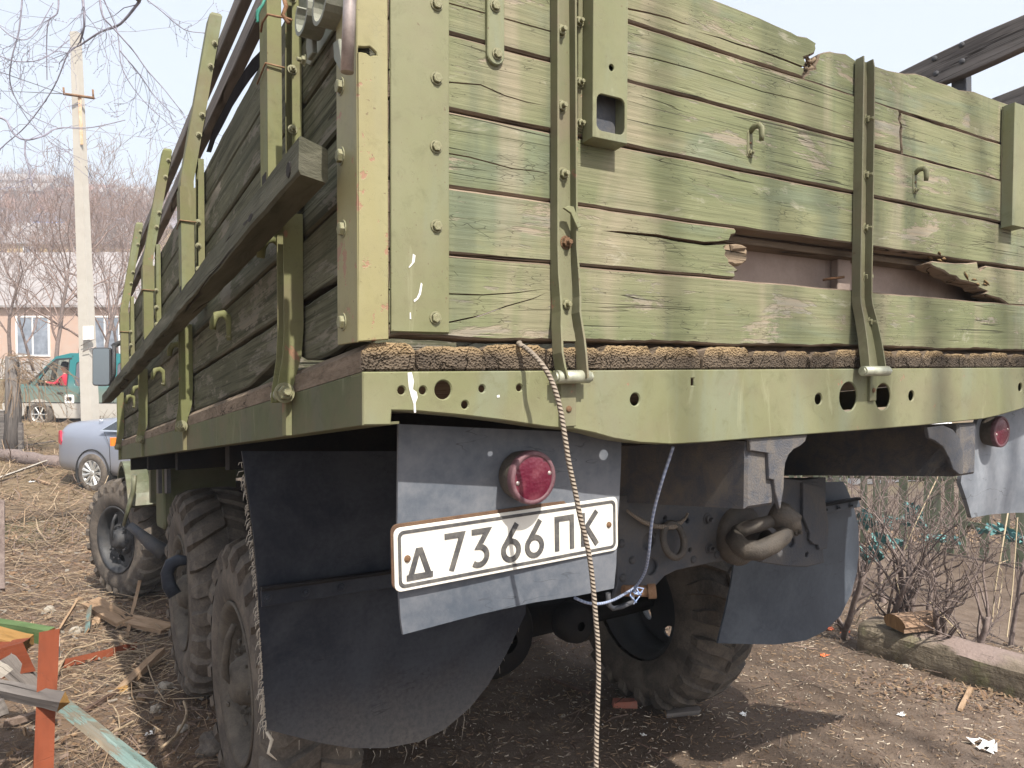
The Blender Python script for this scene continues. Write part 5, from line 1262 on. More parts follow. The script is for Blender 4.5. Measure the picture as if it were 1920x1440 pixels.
# driver: bust and arms grown from one skeleton, head with face, knitted cap, red jacket
def person(name,parent_label,O,fx,lx,s_=1.):
    skin=plain('skin',(.55,.32,.24),.6,0,.1);cap=plain('black_knitted_cap',(.02,.018,.025),.9,0,.2);jk=plain('red_and_pink_jacket',(.5,.03,.06),.8,0,.3)
    up=np.array([0,0,1.])
    J=[(0,0,0,.14),(0.02,0,.22,.15),(.03,0,.40,.135),(.03,0,.50,.07),(.04,0,.57,.055),(.055,0,.66,.095),(.06,0,.74,.088),
       (.03,.17,.42,.065),(.16,.24,.27,.05),(.40,.20,.30,.038),(.47,.17,.34,.034),(.03,-.17,.42,.065),(.16,-.24,.27,.05),(.40,-.2,.3,.038),(.47,-.17,.34,.034)]
    E=[(0,1),(1,2),(2,3),(3,4),(4,5),(5,6),(2,7),(7,8),(8,9),(9,10),(2,11),(11,12),(12,13),(13,14)]
    me=bpy.data.meshes.new('person');W_=[O+(fx*x+lx*y+up*z)*s_ for x,y,z,r in J];c=np.mean(W_,0)
    me.from_pydata([tuple(p-c) for p in W_],E,[]);o=link('person',me,c)
    m=o.modifiers.new('skin','SKIN');
    for i,(x,y,z,r) in enumerate(J): me.skin_vertices[0].data[i].radius=(r*s_,r*s_)
    me.skin_vertices[0].data[0].use_root=True
    o.modifiers.new('sub','SUBSURF').levels=2;o.modifiers['sub'].render_levels=2
    me.materials.append(skin)
    dg=bpy.context.evaluated_depsgraph_get();m2=bpy.data.meshes.new_from_object(o.evaluated_get(dg));o.modifiers.clear();o.data=m2
    if not m2.materials: m2.materials.append(skin)
    m2.materials.append(jk)
    hd=O+(fx*.06+up*.70)*s_
    for p in m2.polygons:
        q=np.array(p.center)+c-O;q=q/s_
        x,z=q@fx,q[2];p.material_index=1 if (z<.535 and not x>.41) else 0;p.use_smooth=True
    b=MB()
    b.lathe([(0,.102),(.04,.104),(.08,.092),(.115,.06),(.13,.0)],hd+(up*.045-fx*.015)*s_,up-fx*.25,20).tube([hd+(up*.05-fx*.0)*s_,hd+(up*.045+fx*.0)*s_+fx*.001],.1,12)
    b.obj('knitted_cap',o,(cap,))
    b=MB();b.lathe([(0,.014),(.02,.012),(.03,.004)],hd+(fx*.085+up*-.005)*s_,fx-up*.4,8)
    for sg in (-1,1): b.lathe([(0,.012),(.006,.008),(.008,0)],hd+(fx*.08+lx*.035*sg+up*.022)*s_,fx+lx*.3*sg,8,1);b.lathe([(-.006,.028),(.006,.026),(.01,.0)],hd+(lx*.096*sg-fx*.01)*s_,lx*sg,10)
    b.box((-.004,-.028,-.004),(.004,.028,.004),2,lambda p:hd+(fx*(.082+p[0])+lx*p[1]+up*(p[2]-.052))*s_)
    eye=plain('dark_eye',(.02,.015,.015),.3);mo=plain('lips',(.4,.14,.12),.5)
    b.obj('face',o,(skin,eye,mo))
    for sg in (-1,1):
        b=MB();h=O+(fx*.47+lx*.17*sg+up*.34)*s_
        for k in range(4):
            A=h+(lx*(k-1.5)*.018+fx*.02)*s_;L=(.05,.055,.052,.042)[k]*s_
            b.tube([A,A+fx*L*.5+up*.012*s_,A+fx*L*.8-up*.012*s_,A+fx*L*.45-up*.03*s_],[.009*s_,.009*s_,.008*s_,.006*s_],6)
        b.tube([h-lx*.03*sg*s_,h-lx*.045*sg*s_+fx*.03*s_,h-lx*.03*sg*s_+fx*.05*s_-up*.02*s_],[.011*s_,.01*s_,.007*s_],6);b.obj('fingers',o,(skin,))
    tag(o,parent_label,'person');return o
person('person','driver in black knitted cap and red jacket at the open window of the green van',V(.84,.42,.86),vf,vl,1.0)
# silver saloon car: tail towards the left, right flank hidden by the lorry
DC=12.1
cf=vnorm(R2*.93-F2*.37)     # the car points right and away
rp_=at(185,922,DC)
Cq,cfw,cl=vehframe(rp_,cf)
# local x: forward from rear axle; our side is its right flank (-left)
side_out=-cl if (-cl)@(CAM-rp_)>0 else cl
org=rp_-side_out*.78
def Q(x,y,z): return org+cfw*x+side_out*y+np.array([0,0,1.])*z
car=empty('car',Q(1.3,0,0));tag(car,'silver saloon car with multi spoke alloy wheel seen behind the front wheel of the truck','car')
# cross sections along the length: (x, half width, z of sill, z of shoulder, z of top centre)
def sec(x,hw_,z0,zs,zt,hwt): 
    P=[(hw_*.92,z0),(hw_,z0+.12),(hw_*1.0,(z0+zs)/2),(hw_*.985,zs-.12),(hw_*.93,zs-.02),(hwt,zt-.03),(hwt*.8,zt),(0,zt+.012)]
    P=P+[(-a,b_) for a,b_ in P[-2::-1]]
    return [Q(x,y,z) for y,z in P]
S=[(-.99,.50,.36,.78,.80,.42),(-.985,.66,.29,.86,.96,.52),(-.95,.75,.26,.95,1.07,.6),(-.84,.81,.25,.98,1.10,.64),(-.66,.85,.25,1.,1.12,.68),(-.42,.885,.24,1.01,1.14,.70),(-.12,.89,.24,1.02,1.17,.68),(.1,.89,.24,1.0,1.2,.64),(.65,.89,.22,1.0,1.40,.58),(1.2,.89,.2,1.0,1.46,.58),(1.9,.89,.2,.99,1.42,.58),(2.6,.88,.22,.96,1.08,.62),(3.0,.87,.24,.92,.98,.65),(3.5,.82,.3,.82,.86,.6),(3.65,.7,.35,.7,.74,.5)]
S=[tuple(float(q) for q in s_) for s_ in crom(S,4)]
b=MB();loft(b,[sec(*s_) for s_ in S]);cb=b.obj('body',car,('silver',));autosmooth(cb,50)
sub=cb.modifiers.new('s','SUBSURF');sub.levels=1;sub.render_levels=1
# wheel arch, window, lamp, handle, fuel cap, badge
for sd in (1,-1):
    MB().lathe([(-.30,.0),(-.30,.375),(.016,.375),(.018,.36),(-.2,.35)],Q(0,.885*sd,.335),side_out*sd,28).obj('wheel_arch',car,('black',))
    carwheel(car,Q(0,.905*sd,.32),cfw,side_out*sd,.325,.2,spokes=11,two=2)
    MB().lathe([(-.30,.0),(-.30,.375),(.016,.375),(.018,.36),(-.2,.35)],Q(2.72,.875*sd,.335),side_out*sd,28).obj('wheel_arch',car,('black',))
    carwheel(car,Q(2.72,.895*sd,.32),cfw,side_out*sd,.325,.2,spokes=11,two=2)
    pw=lambda u,v,d:Q(u,sd*(.892-(v-1.0)*.62-d),v)
    MB().prism([(.22,1.03),(1.5,1.03),(1.4,1.36),(.75,1.36)],pw,-.004,.01,.002,(),(0,0,0)).obj('side_window',car,('glass_dark',))
    MB().prism([(.16,1.005),(1.56,1.005),(1.44,1.39),(.72,1.39)],pw,-.002,.012,.002,(),(0,0,0)).obj('window_frame',car,('chrome',))
    MB().prism([(-.95,.76),(-.80,.73),(-.78,.80),(-.86,.97),(-.93,.96)],lambda u,v,d:Q(u,sd*(.775+(u+.88)*.45-d),v),-.012,.03,.004,(),(0,0,0)).obj('tail_lamp',car,('red_lamp',))
    MB().tube([Q(.6,.905*sd,.86),Q(.66,.935*sd,.865),Q(.8,.935*sd,.865),Q(.86,.905*sd,.86)],.014,6).obj('door_handle',car,('chrome',))
    MB().tube([Q(.42,.9*sd,.3),Q(.40,.902*sd,.8),Q(.28,.895*sd,1.0)],.004,5).obj('door_seam',car,('gasket',))
MB().box((-1.02,-.6,.32),(-.95,.6,.50),0,lambda p:Q(*p)).obj('bumper',car,('silver',))
MB().lathe([(0,.035),(.008,.033),(.008,.02),(0,.018)],Q(-.02,.70,1.16),side_out+np.array([0,0,1.2]),16).obj('badge',car,('chrome',))
MB().tube([Q(-.1,.74,1.35),Q(.12,.72,1.38),Q(.3,.7,1.37)],.012,6).obj('wing_bar',car,('gasket',)) if 0 else None
# --------- houses
M['pink_wall']=dusty('pale_salmon_render',(.47,.33,.26),(.44,.37,.33),.9,.5,.8,.2)
M['grey_roof']=dusty('pale_grey_roof_sheet',(.3,.28,.275),(.22,.2,.2),.8,.6,.6,.3)
M['brown_plinth']=dusty('brown_red_plinth',(.3,.17,.15),(.36,.26,.23),.9,.5,.8)
M['white_frame']=plain('white_window_frame',(.8,.8,.8),.6,0,.05)
M['pane']=plain('window_pane',(.22,.25,.3),.1,0,.3,2,.8,0)
M['blue_roof']=plain('blue_roof_sheet',(.08,.2,.62),.5,0,.15,3)
M['yellow_wall']=dusty('yellow_wall',(.62,.45,.22),(.5,.4,.3),.9,.5)
M['white_wall']=dusty('whitewashed_wall',(.62,.6,.58),(.45,.42,.4),.9,.5)
M['brick_wall']=dusty('dull_red_wall',(.38,.2,.16),(.4,.3,.26),.9,.5)
def house(label,px,py,D,wid,hgt,dep,roofh,wall,roof,yaw=0.,wins=(),sill=True,eave=.3,group=None):
    # front face centre bottom at picture position (px,py) and distance D
    f=vnorm(R2*math.cos(yaw)+F2*math.sin(yaw));nn=np.array([-f[1],f[0],0]);
    if nn@F2<0: nn=-nn
    o=at(px,py,D);Z=np.array([0,0,1.])
    if D>100: o[2]=gz(o[0],o[1])+.2
    H=lambda x,y,z:o+f*x+nn*y+Z*z
    h=empty('house',o);tag(h,label,'house',group)
    b=MB();b.box((-wid/2,0,-2.5),(wid/2,dep,hgt),0,lambda p:H(*p));
    b.add([H(-wid/2,0,hgt),H(-wid/2,dep,hgt),H(-wid/2,dep/2,hgt+roofh),H(wid/2,0,hgt),H(wid/2,dep,hgt),H(wid/2,dep/2,hgt+roofh)],[(0,1,2),(3,5,4)],0);b.obj('wall',h,(wall,))
    e=eave;k=roofh/(dep/2);b=MB()
    for s0,s1 in ((-e,dep/2),(dep+e,dep/2)):
        z0=hgt-e*k
        b.add([H(-wid/2-e,s0,z0),H(wid/2+e,s0,z0),H(wid/2+e,s1,hgt+roofh),H(-wid/2-e,s1,hgt+roofh),H(-wid/2-e,s0,z0-.12),H(wid/2+e,s0,z0-.12),H(wid/2+e,s1,hgt+roofh-.12),H(-wid/2-e,s1,hgt+roofh-.12)],[(0,1,2,3),(7,6,5,4),(0,4,5,1),(1,5,6,2),(0,3,7,4)],0)
    b.obj('roof',h,(roof,))
    for (x,z,w_,h_) in wins:
        w=MB();w.prism([(x-w_/2,z),(x+w_/2,z),(x+w_/2,z+h_),(x-w_/2,z+h_)],lambda u,v,d:H(u,d,v),-.06,.0,.02,[[(x-w_/2+.1,z+.1),(x-.04,z+.1),(x-.04,z+h_-.1),(x-w_/2+.1,z+h_-.1)],[(x+.04,z+.1),(x+w_/2-.1,z+.1),(x+w_/2-.1,z+h_-.1),(x+.04,z+h_-.1)]],(0,0,0))
        wf=w.obj('window',h,('white_frame',));MB().prism([(x-w_/2+.08,z+.08),(x+w_/2-.08,z+.08),(x+w_/2-.08,z+h_-.08),(x-w_/2+.08,z+h_-.08)],lambda u,v,d:H(u,d,v),-.03,-.01,.002,(),(0,0,0)).obj('pane',wf,('pane',))
    return h,H
h,H=house('salmon pink house with white framed windows behind the green van',110,690,40,15,3.6,8,3.2,'pink_wall','grey_roof',-.05,[(-1.4,.6,1.9,2.2),(-5.2,.6,1.7,2.2),(2.6,.6,1.7,2.2),(5.6,.6,1.6,2.2)])
MB().box((-8,-.35,-2.0),(8,-.02,.05),0,lambda p:H(*p)).obj('plinth',h,('brown_plinth',))
M['board_fence']=raw_wood('pale_fence_board',(.42,.38,.36),(.58,.54,.5),sc=.3,bst=.2)
fn=empty('fence',at(60,700,33));tag(fn,'low pale grey board fence in front of the salmon pink house','fence')
for i in range(52):
    x=-9+i*.33;bb=at(60,716,32)+R2*(x);hh=.95+rnd.uniform(-.05,.06)
    MB().box((-.14,-.015,-1.2),(.14,.015,hh),0,lambda p:bb+R2*p[0]+F2*p[1]+np.array([0,0,p[2]])).obj('picket',fn,('board_fence',))
house('long pale grey roofed shed with yellow walls on the slope above the pink house',40,497,75,26,2.4,8,2.6,'yellow_wall','grey_roof',.02,[(-4,.5,1.6,1.4),(1,.5,1.6,1.4),(6,.5,1.6,1.4)])
house('house with a bright blue sheet roof seen through the bare trees left of the pole',112,482,90,9,2.2,7,2.6,'white_wall','blue_roof',.1,[(-2,.6,1.3,1.2),(2,.6,1.3,1.2)])
house('house with a pale blue roof right of the pole and behind the truck stakes',212,480,95,9,2.2,7,2.4,'white_wall','blue_roof',-.05,[(0,.6,1.3,1.2)])
r=random.Random(77)
for i,(px,py,D,wd,wl,rf,lb) in enumerate(((14,398,150,17,'white_wall','grey_roof','long whitewashed house with a dark band at the left edge of the hillside'),(68,384,190,8,'white_wall','blue_roof','small house with a faded blue roof halfway up the hill'),(118,415,140,9,'brick_wall','brown_plinth','dull red walled house on the slope left of the pole'),(178,372,200,8,'brick_wall','brown_plinth','red roofed hillside house right of the pole top'),(215,398,165,10,'white_wall','grey_roof','whitewashed hillside house above the truck stakes'),(128,346,240,7,'white_wall','grey_roof','tiny pale house high on the hill beside the pole'),(238,356,230,8,'white_wall','brown_plinth','pale house near the hilltop between stakes'),(24,424,125,9,'brick_wall','grey_roof','small brownish pink house low on the left of the hill'))):
    house(lb,px,py,D,wd,2.6,6,1.8,wl,rf,r.uniform(-.2,.2),[(-wd*.25,.7,1.2,1.2),(wd*.25,.7,1.2,1.2)])
# --------- trees and bushes with bare twigs
def grow(b,p,d,r,L,depth,rr,up=.15,spread=.6,seg=4,mi=0,gnarl=.18,rmin=.002,kids=(2,4),bud=None,twl=.62):
    pts=[p];R=[r];d=vnorm(d);n=3+int(depth>1)
    sub_=[]
    for i in range(n):
        d=vnorm(d+np.array([rr.gauss(0,gnarl),rr.gauss(0,gnarl),rr.gauss(0,gnarl)+up*.3]))
        pts.append(pts[-1]+d*L/n);R.append(max(rmin,r*(1-(i+1)/n*.45)))
        if depth>0 and i>=0:
            sub_.append((pts[-1],d.copy(),R[-1]))
    b.tube(pts,R,seg if r>.02 else 3,mi,cap=False)
    if bud and depth<=1:
        for q in pts[1:]: b.lathe([(0,.0),(bud*.5,bud*.6),(bud*1.3,0)],q+np.array([rr.uniform(-.5,.5)*bud]*3),d,3,mi,False)
    if depth>0:
        for k in range(rr.randint(*kids)):
            q,dd,r0=sub_[rr.randrange(len(sub_))] if k else sub_[-1]
            sd=vnorm(dd+np.array([rr.gauss(0,spread),rr.gauss(0,spread),rr.gauss(0,spread*.6)+up]))
            grow(b,q,sd,max(rmin,r0*rr.uniform(.5,.75)),L*rr.uniform(twl-.1,twl+.12),depth-1,rr,up,spread,seg,mi,gnarl,rmin,kids,bud,twl)
def tree(name,label,cat,base,h,r,seed,depth=5,mat='bark',lean=(0,0),rmin=.004,kids=(3,4),group=None,spread=.55,up=.2,stems=1,twm=None,per=2):
    rr=random.Random(seed);t=empty(name,base);tag(t,label,cat,group)
    tr=MB();cr=MB()
    for s_ in range(stems):
        d=vnorm([lean[0]+rr.gauss(0,.12*stems**.5),lean[1]+rr.gauss(0,.12*stems**.5),1.]);n=6;P=[base+np.array([rr.uniform(-.1,.1)*(stems>1),rr.uniform(-.1,.1)*(stems>1),-.15])];R=[r]
        for i in range(n):
            d=vnorm(d+np.array([rr.gauss(0,.07),rr.gauss(0,.07),.05]));P.append(P[-1]+d*h*.5/n);R.append(r*(1-(i+1)/n*.5))
        tr.tube(P,R,7 if r>.04 else 5,jit=.08,rnd=rr)
        for i in range(2,n+1):
            for k in range(per if i<n else per+1):
                dd=vnorm(d+np.array([rr.gauss(0,spread*1.2),rr.gauss(0,spread*1.2),rr.uniform(.0,.6)]))
                grow(cr,P[i],dd,R[i]*rr.uniform(.4,.65),h*rr.uniform(.2,.34),depth-2,rr,up,spread,4,0,.16,rmin,kids)
    tr.obj('trunk',t,(mat,));cr.obj('crown',t,(twm or mat,),fix=False)
    return t
tl=[(20,640,27,7.,.10,'bare tree with thin reddish twigs left of the salmon house window'),(62,650,29,6.5,.09,'bare leaning tree in front of the salmon house window'),(98,660,25,7.6,.12,'dark forked bare tree just left of the utility pole'),(147,655,26,8.,.15,'thickest dark bare tree close against the utility pole'),(190,655,27,7.5,.12,'bare tree between the utility pole and the truck mirror'),(222,640,31,8.,.1,'bare pale barked tree behind the frontmost truck stakes'),(262,600,38,9.,.12,'bare tree seen through the slats of the truck side')]
for i,(px,py,D,h_,r_,lb) in enumerate(tl):
    tree('bare_tree',lb,'tree',at(px,py,D)-np.array([0,0,.8]),h_,r_*.65,100+i,6,'bark',(rnd.uniform(-.15,.15),0),.006,(2,3),'bare trees before the pink house',.6,twm='bark_red')
r=random.Random(9)
proto=[]
for i in range(5): 
    pass
hs=[(-10,70),(30,64),(48,80),(78,72),(95,60),(128,66),(150,85),(175,75),(205,62),(228,78),(250,70),(285,60),(310,66)]
lbs=['bare hillside tree number']*0
where=['at the far left edge below the long shed','below the long grey roof','left of the blue roof','just under the blue roof','beside the blue roof eave','left of the pole at roof height','half hidden by the utility pole','right of the pole above the mirror','above the truck mirror','left of the front stakes','behind the front stakes','between second and third stakes','behind the lower slat']
for i,(px,D) in enumerate(hs):
    B=at(px,560,D);B[2]=gz(B[0],B[1])-.3
    tree('bare_tree','slender bare tree on the slope '+where[i],'tree',B,r.uniform(9,13),.12,300+i,5,'bark_red',(0,0),.012,(3,4),'bare trees on the slope',.6)
# far woods on the ridge read as one mass
b=MB();rr=random.Random(3)
for i in range(900):
    px=rr.uniform(-60,430);D=rr.uniform(110,380);B=CAM+_ray(px,500)*D;z=gz(B[0],B[1]);base=np.array([B[0],B[1],z-.5]);h_=rr.uniform(3.5,7)
    b.tube([base,base+np.array([rr.uniform(-.4,.4),0,h_*.6])],[.12,.05],3,0,False,False)
    for k in range(12):
        a=rr.uniform(0,2*PI);q=base+np.array([0,0,h_*rr.uniform(.25,.6)]);e=q+np.array([math.cos(a)*h_*.22,math.sin(a)*h_*.22,h_*rr.uniform(.2,.42)])
        m_=(q+e)/2+np.array([math.cos(a),math.sin(a),-.2])*h_*.04
        b.tube([q,m_,e],[.05,.04,.015],3,0,False,False)
        for j in range(3): b.tube([m_+(e-m_)*rr.random(),e+np.array([rr.uniform(-1,1),rr.uniform(-1,1),rr.uniform(0,1)])*h_*.09],[.03,.012],3,0,False,False)
b.obj('hillside_woods',None,('bark_red',),fix=False,kind='stuff',label='leafless woods covering the hillside behind the houses',category='woods')
# overhanging branches, top left (a tree out of the picture to the left)
ot=empty('overhanging_tree',np.array([-3.2,5.2,gz(-3.2,5.2)]));tag(ot,'bare tree whose thin budding branches hang into the sky at top left','tree')
b=MB();rr=random.Random(31);DB=7.
M['bark_blue']=plain('thin_grey_twig',(.24,.23,.28),.8,0,.3)
main=[((262,2),6.8),((225,45),6.9),((188,60),7.),((150,85),7.1),((128,100),7.1),((100,165),7.2),((50,235),7.3),((0,280),7.4),((-60,350),7.5)]
def bl(pts,r0,r1,twigs=8,tl=.5):
    P=crom([at(p[0][0],p[0][1],p[1]) for p in pts],5);n=len(P)
    b.tube(P,[r0+(r1-r0)*i/(n-1) for i in range(n)],5,0,False)
    for k in range(twigs):
        i=rr.randrange(1,n-1);d=vnorm(P[i+1]-P[i])+np.array([rr.gauss(0,.7),rr.gauss(0,.5),rr.gauss(-.1,.6)])
        grow(b,P[i],d,max(.0025,r1*.6),tl*rr.uniform(.4,1.),2,rr,-.05,.6,3,0,.22,.0016,(0,2),.009)
bl(main[:4],.014,.008,3);bl(main[3:],.007,.005,12,.7)
bl([((187,-5),6.),((193,30),6.),((212,52),6.05),((250,95),6.1),((275,130),6.15),((310,170),6.2),((345,215),6.3)],.009,.003,14,.6)
bl([((155,-5),6.5),((158,45),6.5),((150,80),6.6)],.012,.008,6)
bl([((225,95),6.1),((262,140),6.2),((290,180),6.3),((330,220),6.3)],.006,.003,8,.4)
bl([((-20,215),5.),((10,225),5.),((25,250),5.),((48,262),5.),((80,255),5.1),((110,240),5.2),((170,239),5.3),((235,225),5.4)],.009,.003,10,.5)
bl([((48,262),5.),((47,290),5.),((55,320),5.),((60,350),5.)],.006,.003,6,.3)
bl([((110,-5),6.),((107,25),6.),((89,48),6.),((88,150),6.1)],.007,.004,8,.4)
bl([((42,-5),6.),((35,60),6.),((22,110),6.),((20,160),6.1),((48,210),6.2),((110,240),6.3)],.007,.003,8,.4)
bl([((195,0),6.4),((220,60),6.5),((230,130),6.5),((270,190),6.6),((325,240),6.6)],.006,.003,9,.4)
bl([((270,-5),5.8),((302,20),5.8),((345,55),5.9),((385,62),6.)],.005,.003,7,.35)
bl([((-10,100),5.5),((30,115),5.5),((80,110),5.6),((130,75),5.7)],.005,.003,6,.3)
bl([((-10,40),5.5),((25,70),5.5),((60,68),5.6),((100,5),5.7)],.005,.003,6,.3)
b.obj('branches',ot,('bark_blue',),fix=False)
P=crom([np.array([-3.2,5.2,gz(-3.2,5.2)-.2]),np.array([-3.3,5.3,.5]),np.array([-2.9,5.1,2.5]),np.array([-2.2,4.9,4.6]),at(262,2,6.8)],5)
MB().tube(P,[.15-.128*i/(len(P)-1) for i in range(len(P))],9,jit=.05).obj('trunk',ot,('bark',))
MB().tube([np.array([-2.9,5.1,2.5]),at(-200,150,5.3),at(-20,215,5.)],[.05,.02,.009],6).tube([np.array([-2.4,5.0,4.]),at(60,-150,6.2),at(155,-5,6.5)],[.05,.025,.012],6).tube([at(60,-150,6.2),at(187,-5,6.)],[.025,.012],6).tube([at(60,-150,6.2),at(42,-5,6.)],[.02,.007],5).tube([at(60,-150,6.2),at(110,-5,6.)],[.02,.007],5).tube([at(60,-150,6.2),at(195,0,6.4)],[.02,.006],5).tube([at(60,-150,6.2),at(270,-5,5.8)],[.02,.005],5).tube([at(-200,150,5.3),at(-10,100,5.5)],[.02,.005],5).tube([at(-200,150,5.3),at(-10,40,5.5)],[.02,.005],5).tube([at(0,280,7.4),at(-60,350,7.5)],.009,5).obj('limb',ot,('bark',))
# power line from the pole
M['wire']=plain('grey_power_wire',(.1,.1,.11),.5,0,.1)
MB().tube([pt(120,176),at(40,172,20),at(-150,165,30)],.008,4).tube([at(118,176,D0),at(-100,100,8)],.006,4).obj('power_line',pole,('wire',))
# post with dead creeper in front of the van
sp_=empty('stump',at(26,745,15));
tag(sp_,'old grey post stump overgrown with dry vine at the nose of the green van','stump')
b=MB();base=at(20,775,15.2);base2=np.array([base[0],base[1],gz(base[0],base[1])-.1])
topz=at(22,668,15.2)
b.tube([base2,base2*.5+topz*.5+np.array([.03,0,0]),topz],[.17,.15,.12],10,jit=.12,rnd=rr);b.box((-.3,-.03,-.1),(-.12,.03,1.0),0,lambda p:base2+R2*p[0]+F2*p[1]+np.array([0,0,p[2]]));b.box((.14,-.03,-.1),(.24,.03,.75),0,lambda p:base2+R2*p[0]+F2*p[1]+np.array([0,0,p[2]]))
b.obj('post',sp_,('grey_wood',))
b=MB()
for i in range(80):
    p=topz+np.array([rr.uniform(-.15,.15),rr.uniform(-.15,.15),rr.uniform(-.6,.0)]);k=rr.uniform(.2,1.)
    sx=rr.gauss(.25,.35);P=[p,p+R2*sx*.5+np.array([0,0,rr.uniform(.0,.15)]),p+R2*sx*1.3-np.array([0,0,rr.uniform(.1,.5)]),p+R2*sx*1.8-np.array([0,0,rr.uniform(.4,1.1)])-F2*rr.uniform(0,.3)]
    b.tube(crom(P,4),.0055,3,0,False)
b.obj('dry_vine',sp_,('straw1',),fix=False)
# split log before the van
lg=MB();P=[at(-20,768,14.6),at(15,782,14.5),at(60,795,14.2),at(118,798,13.8)];
for q in P: q[2]=gz(q[0],q[1])+.10
lg.tube(crom(P,3),[.08,.11,.12,.13,.14,.13,.13,.12,.12,.1],9,jit=.12,rnd=rr);tag(lg.obj('log',None,('bark',)),'rough split log lying on the slope below the green van','log')
def board(label,A,B_,w_,t_,mat,name='board',group=None,roll=0.,end=None,n=6,cat='board'):
    A=np.array(A,float);B_=np.array(B_,float);d=vnorm(B_-A);L=np.linalg.norm(B_-A)
    s_=np.cross(d,[0,0,1.]);s_=vnorm(s_);u=np.cross(s_,d);s_,u=s_*math.cos(roll)+u*math.sin(roll),u*math.cos(roll)-s_*math.sin(roll)
    b=MB();rr_=random.Random(hash(label)%1000 if 0 else len(label));N=n;vs=[];lc=[]
    for i in range(N+1):
        q=A+d*L*i/N
        for sx,ux in ((-1,-1),(1,-1),(1,1),(-1,1)):
            jx=rr_.uniform(-.03,.03)*w_;ju=rr_.uniform(-.05,.05)*t_
            e=rr_.uniform(-.5,.5)*t_ if i in (0,N) else 0
            vs.append(q+s_*(sx*w_/2+jx)+u*(ux*t_/2+ju)+d*e);lc.append((L*i/N,sx*w_/2,ux*t_/2))
    fs=[(i*4+k,i*4+(k+1)%4,i*4+4+(k+1)%4,i*4+4+k) for i in range(N) for k in range(4)]
    b.add(vs,fs,0,lc);b.add(vs[:4],[(0,1,2,3)],1,lc[:4]);b.add(vs[-4:],[(0,1,2,3)],1,lc[-4:])
    bmesh_merge=b.obj(name,None,(mat,end or mat));tag(bmesh_merge,label,cat,group);return bmesh_merge
M['orange_wood']=painted_wood('orange_brown_painted_wood',(.17,.042,.018),(.21,.06,.028),(.27,.16,.09),.70,.0,fine=.4)
M['raw_plank']=raw_wood('fresh_broken_plank',(.25,.165,.1),(.38,.27,.18),bst=.4)
M['raw_end']=raw_wood('yellow_sawn_end',(.27,.155,.055),(.34,.21,.085),bst=.5)
M['turq']=painted_wood('flaking_turquoise_paint',(.17,.26,.24),(.26,.33,.3),(.2,.15,.1),.47,.0)
M['green_board']=painted_wood('dull_green_painted_board',(.08,.135,.05),(.12,.18,.075),(.3,.22,.12),.68,0.,fine=.3)
M['pale_board']=raw_wood('sun_bleached_board',(.36,.33,.29),(.5,.47,.42),bst=.3)
def toground(a,b):
    a=np.array(a,float);b=np.array(b,float);d=vnorm(b-a);q=b
    while q[2]>gz(q[0],q[1])-.01: q=q+d*.01
    return q
# pile at the lower left
board('weathered trestle post out at the left edge carrying the crossed battens',at(-45,1150,2.85),toground(at(-45,1150,2.85),at(-48,1400,2.85)),.05,.05,'grey_wood',cat='post')
board('upright orange brown painted batten with a chalk mark at lower left',at(92,1188,2.55),toground(at(92,1188,2.55),at(80,1475,2.45)),.058,.030,'orange_wood',roll=.2,end='raw_end',cat='batten')
MB().prism([(-.0,0),(.025,0),(.027,.10),(.0,.10)],lambda u,v,d:at(98,1234,2.50)+R2*u+np.array([0,0,v])+F2*d,0,.012,.001,(),(0,0,0))
board('pale yellow splinter of fresh wood beside the top of the orange batten',at(103,1187,2.62),at(106,1236,2.61),.024,.012,'pale_board',cat='splinter')
board('grey weathered batten lying across the orange one with a yellow sawn end',at(-60,1280,2.62),at(118,1316,2.45),.045,.04,'grey_wood',end='raw_end',roll=-.3,cat='batten')
board('long turquoise painted rail with flaking paint running to the bottom edge',at(112,1318,2.66),toground(at(112,1318,2.66),at(310,1475,2.25)),.042,.036,'turq',roll=.5,end='raw_end',cat='rail')
board('dark orange painted beam end at the left edge under a broken plank',at(-90,1255,2.9),at(52,1228,2.95),.085,.12,'orange_wood',end='raw_end',cat='beam')
board('broken yellowish plank end resting on the dark orange beam',at(-60,1180,3.05),at(52,1208,3.0),.09,.04,'raw_end',end='raw_end',cat='plank')
board('green painted board lying behind the orange batten',at(-60,1165,3.4),at(90,1192,3.15),.045,.06,'green_board',end='raw_end')
board('dark grey trestle leg sloping down behind the orange batten',at(2,1225,2.9),at(78,1305,2.95),.035,.07,'grey_dark',cat='trestle leg')
board('pale grey board corner at the left edge below the dark beam',at(-30,1240,2.75),at(12,1268,2.8),.02,.06,'pale_board')
board('dark batten at the very left edge in the lower corner',at(-8,1310,2.5),at(3,1345,2.5),.03,.03,'grey_dark',cat='batten')
board('thin brown upright stake at the left edge beside the dry stalks',at(2,938,4.2),at(2,1105,4.1),.035,.03,'bark',cat='stake')
board('sawn turquoise streaked batten behind the trestle leg',at(28,1262,3.1),at(72,1292,3.05),.03,.02,'turq',cat='batten')
def gb(px0,py0,px1,py1,w_,t_,mat,label,h0=.02,h1=.02,cat='board',roll=0.,end='raw_plank'):
    A=onG(px0,py0)+np.array([0,0,h0]);B_=onG(px1,py1)+np.array([0,0,h1]);return board(label,A,B_,w_,t_,mat,roll=roll,end=end,cat=cat)
gb(108,1258,250,1222,.07,.05,'orange_wood','orange painted plank lying flat among dry stalks right of the orange batten',.03,.03,'plank',.35)
gb(170,1150,236,1184,.13,.035,'raw_plank','broken bare plank end on the debris heap beside the middle wheel',.09,.07,'plank',-.2)
gb(228,1178,316,1192,.12,.03,'raw_plank','rough bare plank leaning against the middle wheel',.07,.05,'plank',-.15)
